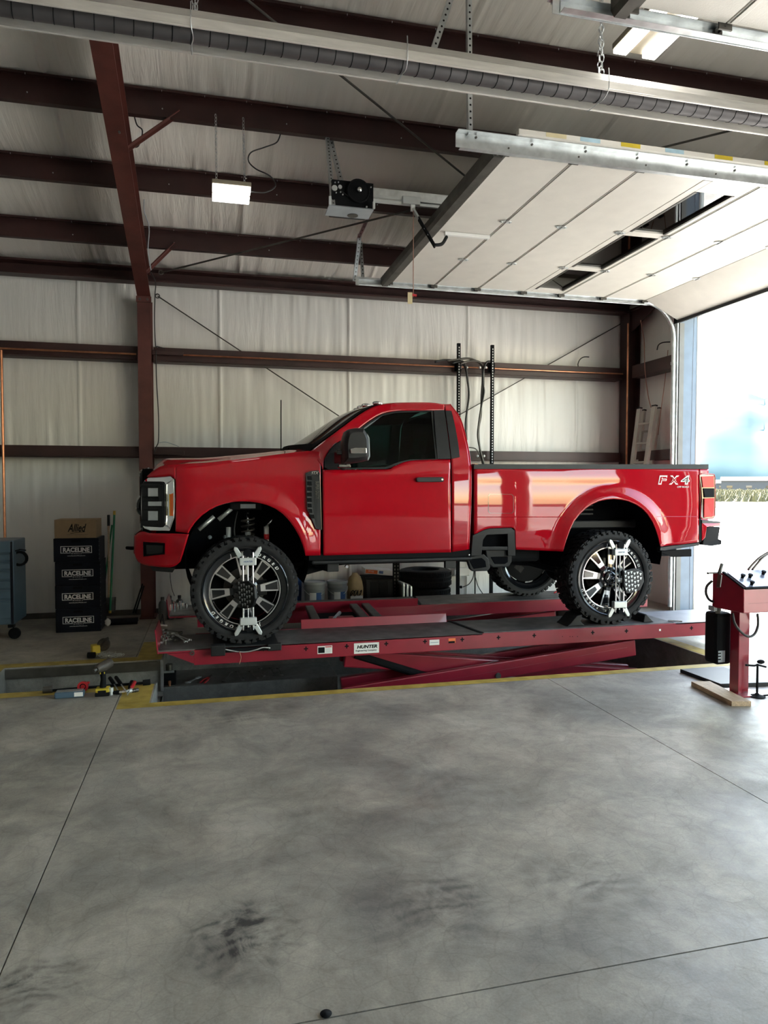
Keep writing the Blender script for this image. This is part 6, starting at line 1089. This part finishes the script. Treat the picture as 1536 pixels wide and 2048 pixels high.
TY = thing('tool_tray', 'narrow grey metal tray lying in front of the breaker bar', 'tray', onZ(140, 1395)); a, c = onZ(108, 1399), onZ(168, 1394); q = MB(); q.box((a.x, a.y, .0005), (c.x, a.y+.085, .05)); q.build('tray_body', 'bluebox', TY, bevel=.012); MB().box((a.x+.01, a.y+.01, .0505), (c.x-.01, a.y+.075, .054)).build('tray_cover', 'galv', TY, bevel=.002); MB().box((c.x-.07, a.y-.002, .012), (c.x-.005, a.y-.0005, .045)).build('tray_label', 'paper', TY)
def screwdriver(label, px0, py0, px1, py1, m, h=.016, cat='screwdriver'):
    a, c = onZ(px0, py0, .03), onZ(px1, py1, .03); a.z = h+.02; c.z = h; o = thing(cat.replace(' ', '_'), label, cat, a, 'hand tools by the trench'); MB().tube([a, a.lerp(c, .06), a.lerp(c, .5), a.lerp(c, .56)], [.008,.016,.016,.009], 10).build('handle', m, o, smooth=40); MB().tube([a.lerp(c, .55), c], .005, 8).build('shaft', 'galv', o); return o
screwdriver('black-handled ratchet with a silver neck near the yellow block', 219, 1357, 236, 1378, 'flat', .02, 'ratchet'); screwdriver('thick black-handled tool with a red end on the yellow block', 231, 1358, 252, 1382, 'flat', .03, 'screwdriver'); screwdriver('slim red-handled plier leg pointing to the pit corner', 270, 1365, 256, 1384, 'redplastic', .018, 'pliers'); screwdriver('slim black-handled plier leg beside the red one', 264, 1363, 255, 1386, 'flat', .014, 'pliers')
for i, (a, c, m_, lab) in enumerate(((232,1389,'flat','black socket lying nearest the ratchet'), (243,1389,'chrome','chrome socket lying between the black and grey ones'), (258,1387,'satin','grey socket lying on the yellow block'), (270,1386,'darksteel','dark socket furthest right by the pit corner'))): p = onZ(a, c); socket(lab, p.x-.02, p.y, .0008, .017, .05, m_, 'sockets by the trench', R(80+15*i))
HC = thing('chain_hoist', 'yellow and black chain hoist with piled chain behind the trench', 'chain hoist', onZ(208, 1312)); p = onZ(205, 1313); x, y = p.x, p.y
MB().box((x-.10, y-.03, .02), (x-.02, y+.06, .12), Matrix.Translation((x-.06, y, 0)) @ Matrix.Rotation(R(20), 4, 'Z') @ Matrix.Translation((-x+.06, -y, 0))).build('gearbox', 'ytool', HC, bevel=.012); q = MB(); q.lathe([(0,-.03),(.05,-.03),(.06,-.02),(.06,.02),(.05,.03),(0,.03)], (x+.01, y+.02, .115), 'Y', 20); q.build('hand_wheel', 'drab', HC, smooth=40); MB().tube([(x-.02, y+.0, .10), (x+.03, y, .17), (x+.06, y, .18)], .014, 8).build('hook', 'darksteel', HC, smooth=True); MB().cyl((x-.13, y-.04, .03), (x-.06, y-.05, .03), .028, 12).build('lower_block', 'flat', HC)
q = MB()
for k in range(46):
    t = k/46; c = Vector((x-.04+.22*t+.02*sin(k*1.7), y-.04+.05*sin(k*.9)+.02*cos(k*2.3), .014+.03*(1-t)*abs(sin(k*1.3)))); d = Vector((cos(k*1.1), sin(k*1.7)*.6, .3*sin(k))).normalized(); s = d.orthogonal().normalized(); q.tube([c+d*.020*cos(a)+s*.010*sin(a) for a in [j*2*pi/8 for j in range(9)]], .003, 4, False)
q.build('chain', 'galv', HC)['kind'] = 'stuff'
# pit ledge
LZ = -.30
def PL(px, py, z=LZ): return onZ(px, py, z)
MT = thing('hydraulic_valve', 'black valve block with a round motor in the pit corner', 'valve block', PL(338, 1372)); p = PL(338, 1371); p.y = max(p.y, 7.26); MB().box((p.x-.065, p.y, LZ+.001), (p.x+.065, p.y+.12, LZ+.12)).build('block', 'flat', MT, bevel=.006); MB().cyl((p.x+.0, p.y+.06, LZ+.12), (p.x+.0, p.y+.06, LZ+.20), .035, 14).build('motor', 'darksteel', MT); MB().box((p.x-.06, p.y+.02, LZ+.121), (p.x+.05, p.y+.05, LZ+.14)).build('bracket', 'galv', MT)
pl = [((447,1367),(462,1346),'first'), ((485,1363),(474,1344),'second'), ((515,1358),(500,1344),'third'), ((527,1354),(520,1338),'fourth'), ((549,1353),(541,1337),'fifth'), ((563,1353),(556,1338),'sixth')]
for i, (a, c, n_) in enumerate(pl):
    pa, pc = PL(*a), PL(*c); pa.z = pc.z = LZ+.012; pa.y = max(7.24, pa.y); pc.y = min(7.78, max(pa.y+.12, pc.y)); wrench(n_+' wrench from the left on the pit ledge under the runway', pa, pc, 'darksteel', 'wrenches on the pit ledge', .022)
for i, (a, c) in enumerate((((372,1368),(400,1356)), ((377,1371),(396,1360)))):
    pa, pc = PL(*a), PL(*c); pa.z = LZ+.012+.012*i; pc.z = LZ+.012+.012*i; pa.y = max(7.24, pa.y); wrench(('upper' if i else 'lower')+' of the two crossed wrenches beside the pit valve block', pa, pc, 'galv', 'crossed pit wrenches', .02)
pa, pc = PL(405, 1370), PL(424, 1352); pa.y = max(7.25, pa.y); o = thing('snap_ring_pliers', 'red-handled pliers lying on the pit ledge', 'pliers', pa); d = (pc-pa); nrm = Vector((-d.y, d.x, 0)).normalized()
for s in (-1, 1): MB().tube([pa+nrm*.022*s+Vector((0,0,.012)), pa+d*.35+nrm*.024*s+Vector((0,0,.012)), pa+d*.62+nrm*.006*s+Vector((0,0,.012))], .009, 8).build('handle', 'redplastic', o, smooth=40); MB().tube([pa+d*.60-nrm*.008*s+Vector((0,0,.012)), pa+d*.95-nrm*.004*s+Vector((0,0,.012))], .009, 8).build('jaw', 'darksteel', o, smooth=40)
p = PL(325, 1378); socket('small brass fitting on the pit ledge corner', -.40, 7.24, LZ+.001, .014, .05, 'copper')
# red hoses lying on the far runway
for i, pts in enumerate(([(1110,1190),(1122,1186),(1138,1186),(1150,1190)], [(1108,1186),(1120,1180),(1135,1179),(1150,1182)])): cable('air_hose', pts, 8.30, .010, ('lower' if i == 0 else 'upper')+' red air hose on the far runway between the rear tyres', 'redplastic', 'red air hoses')
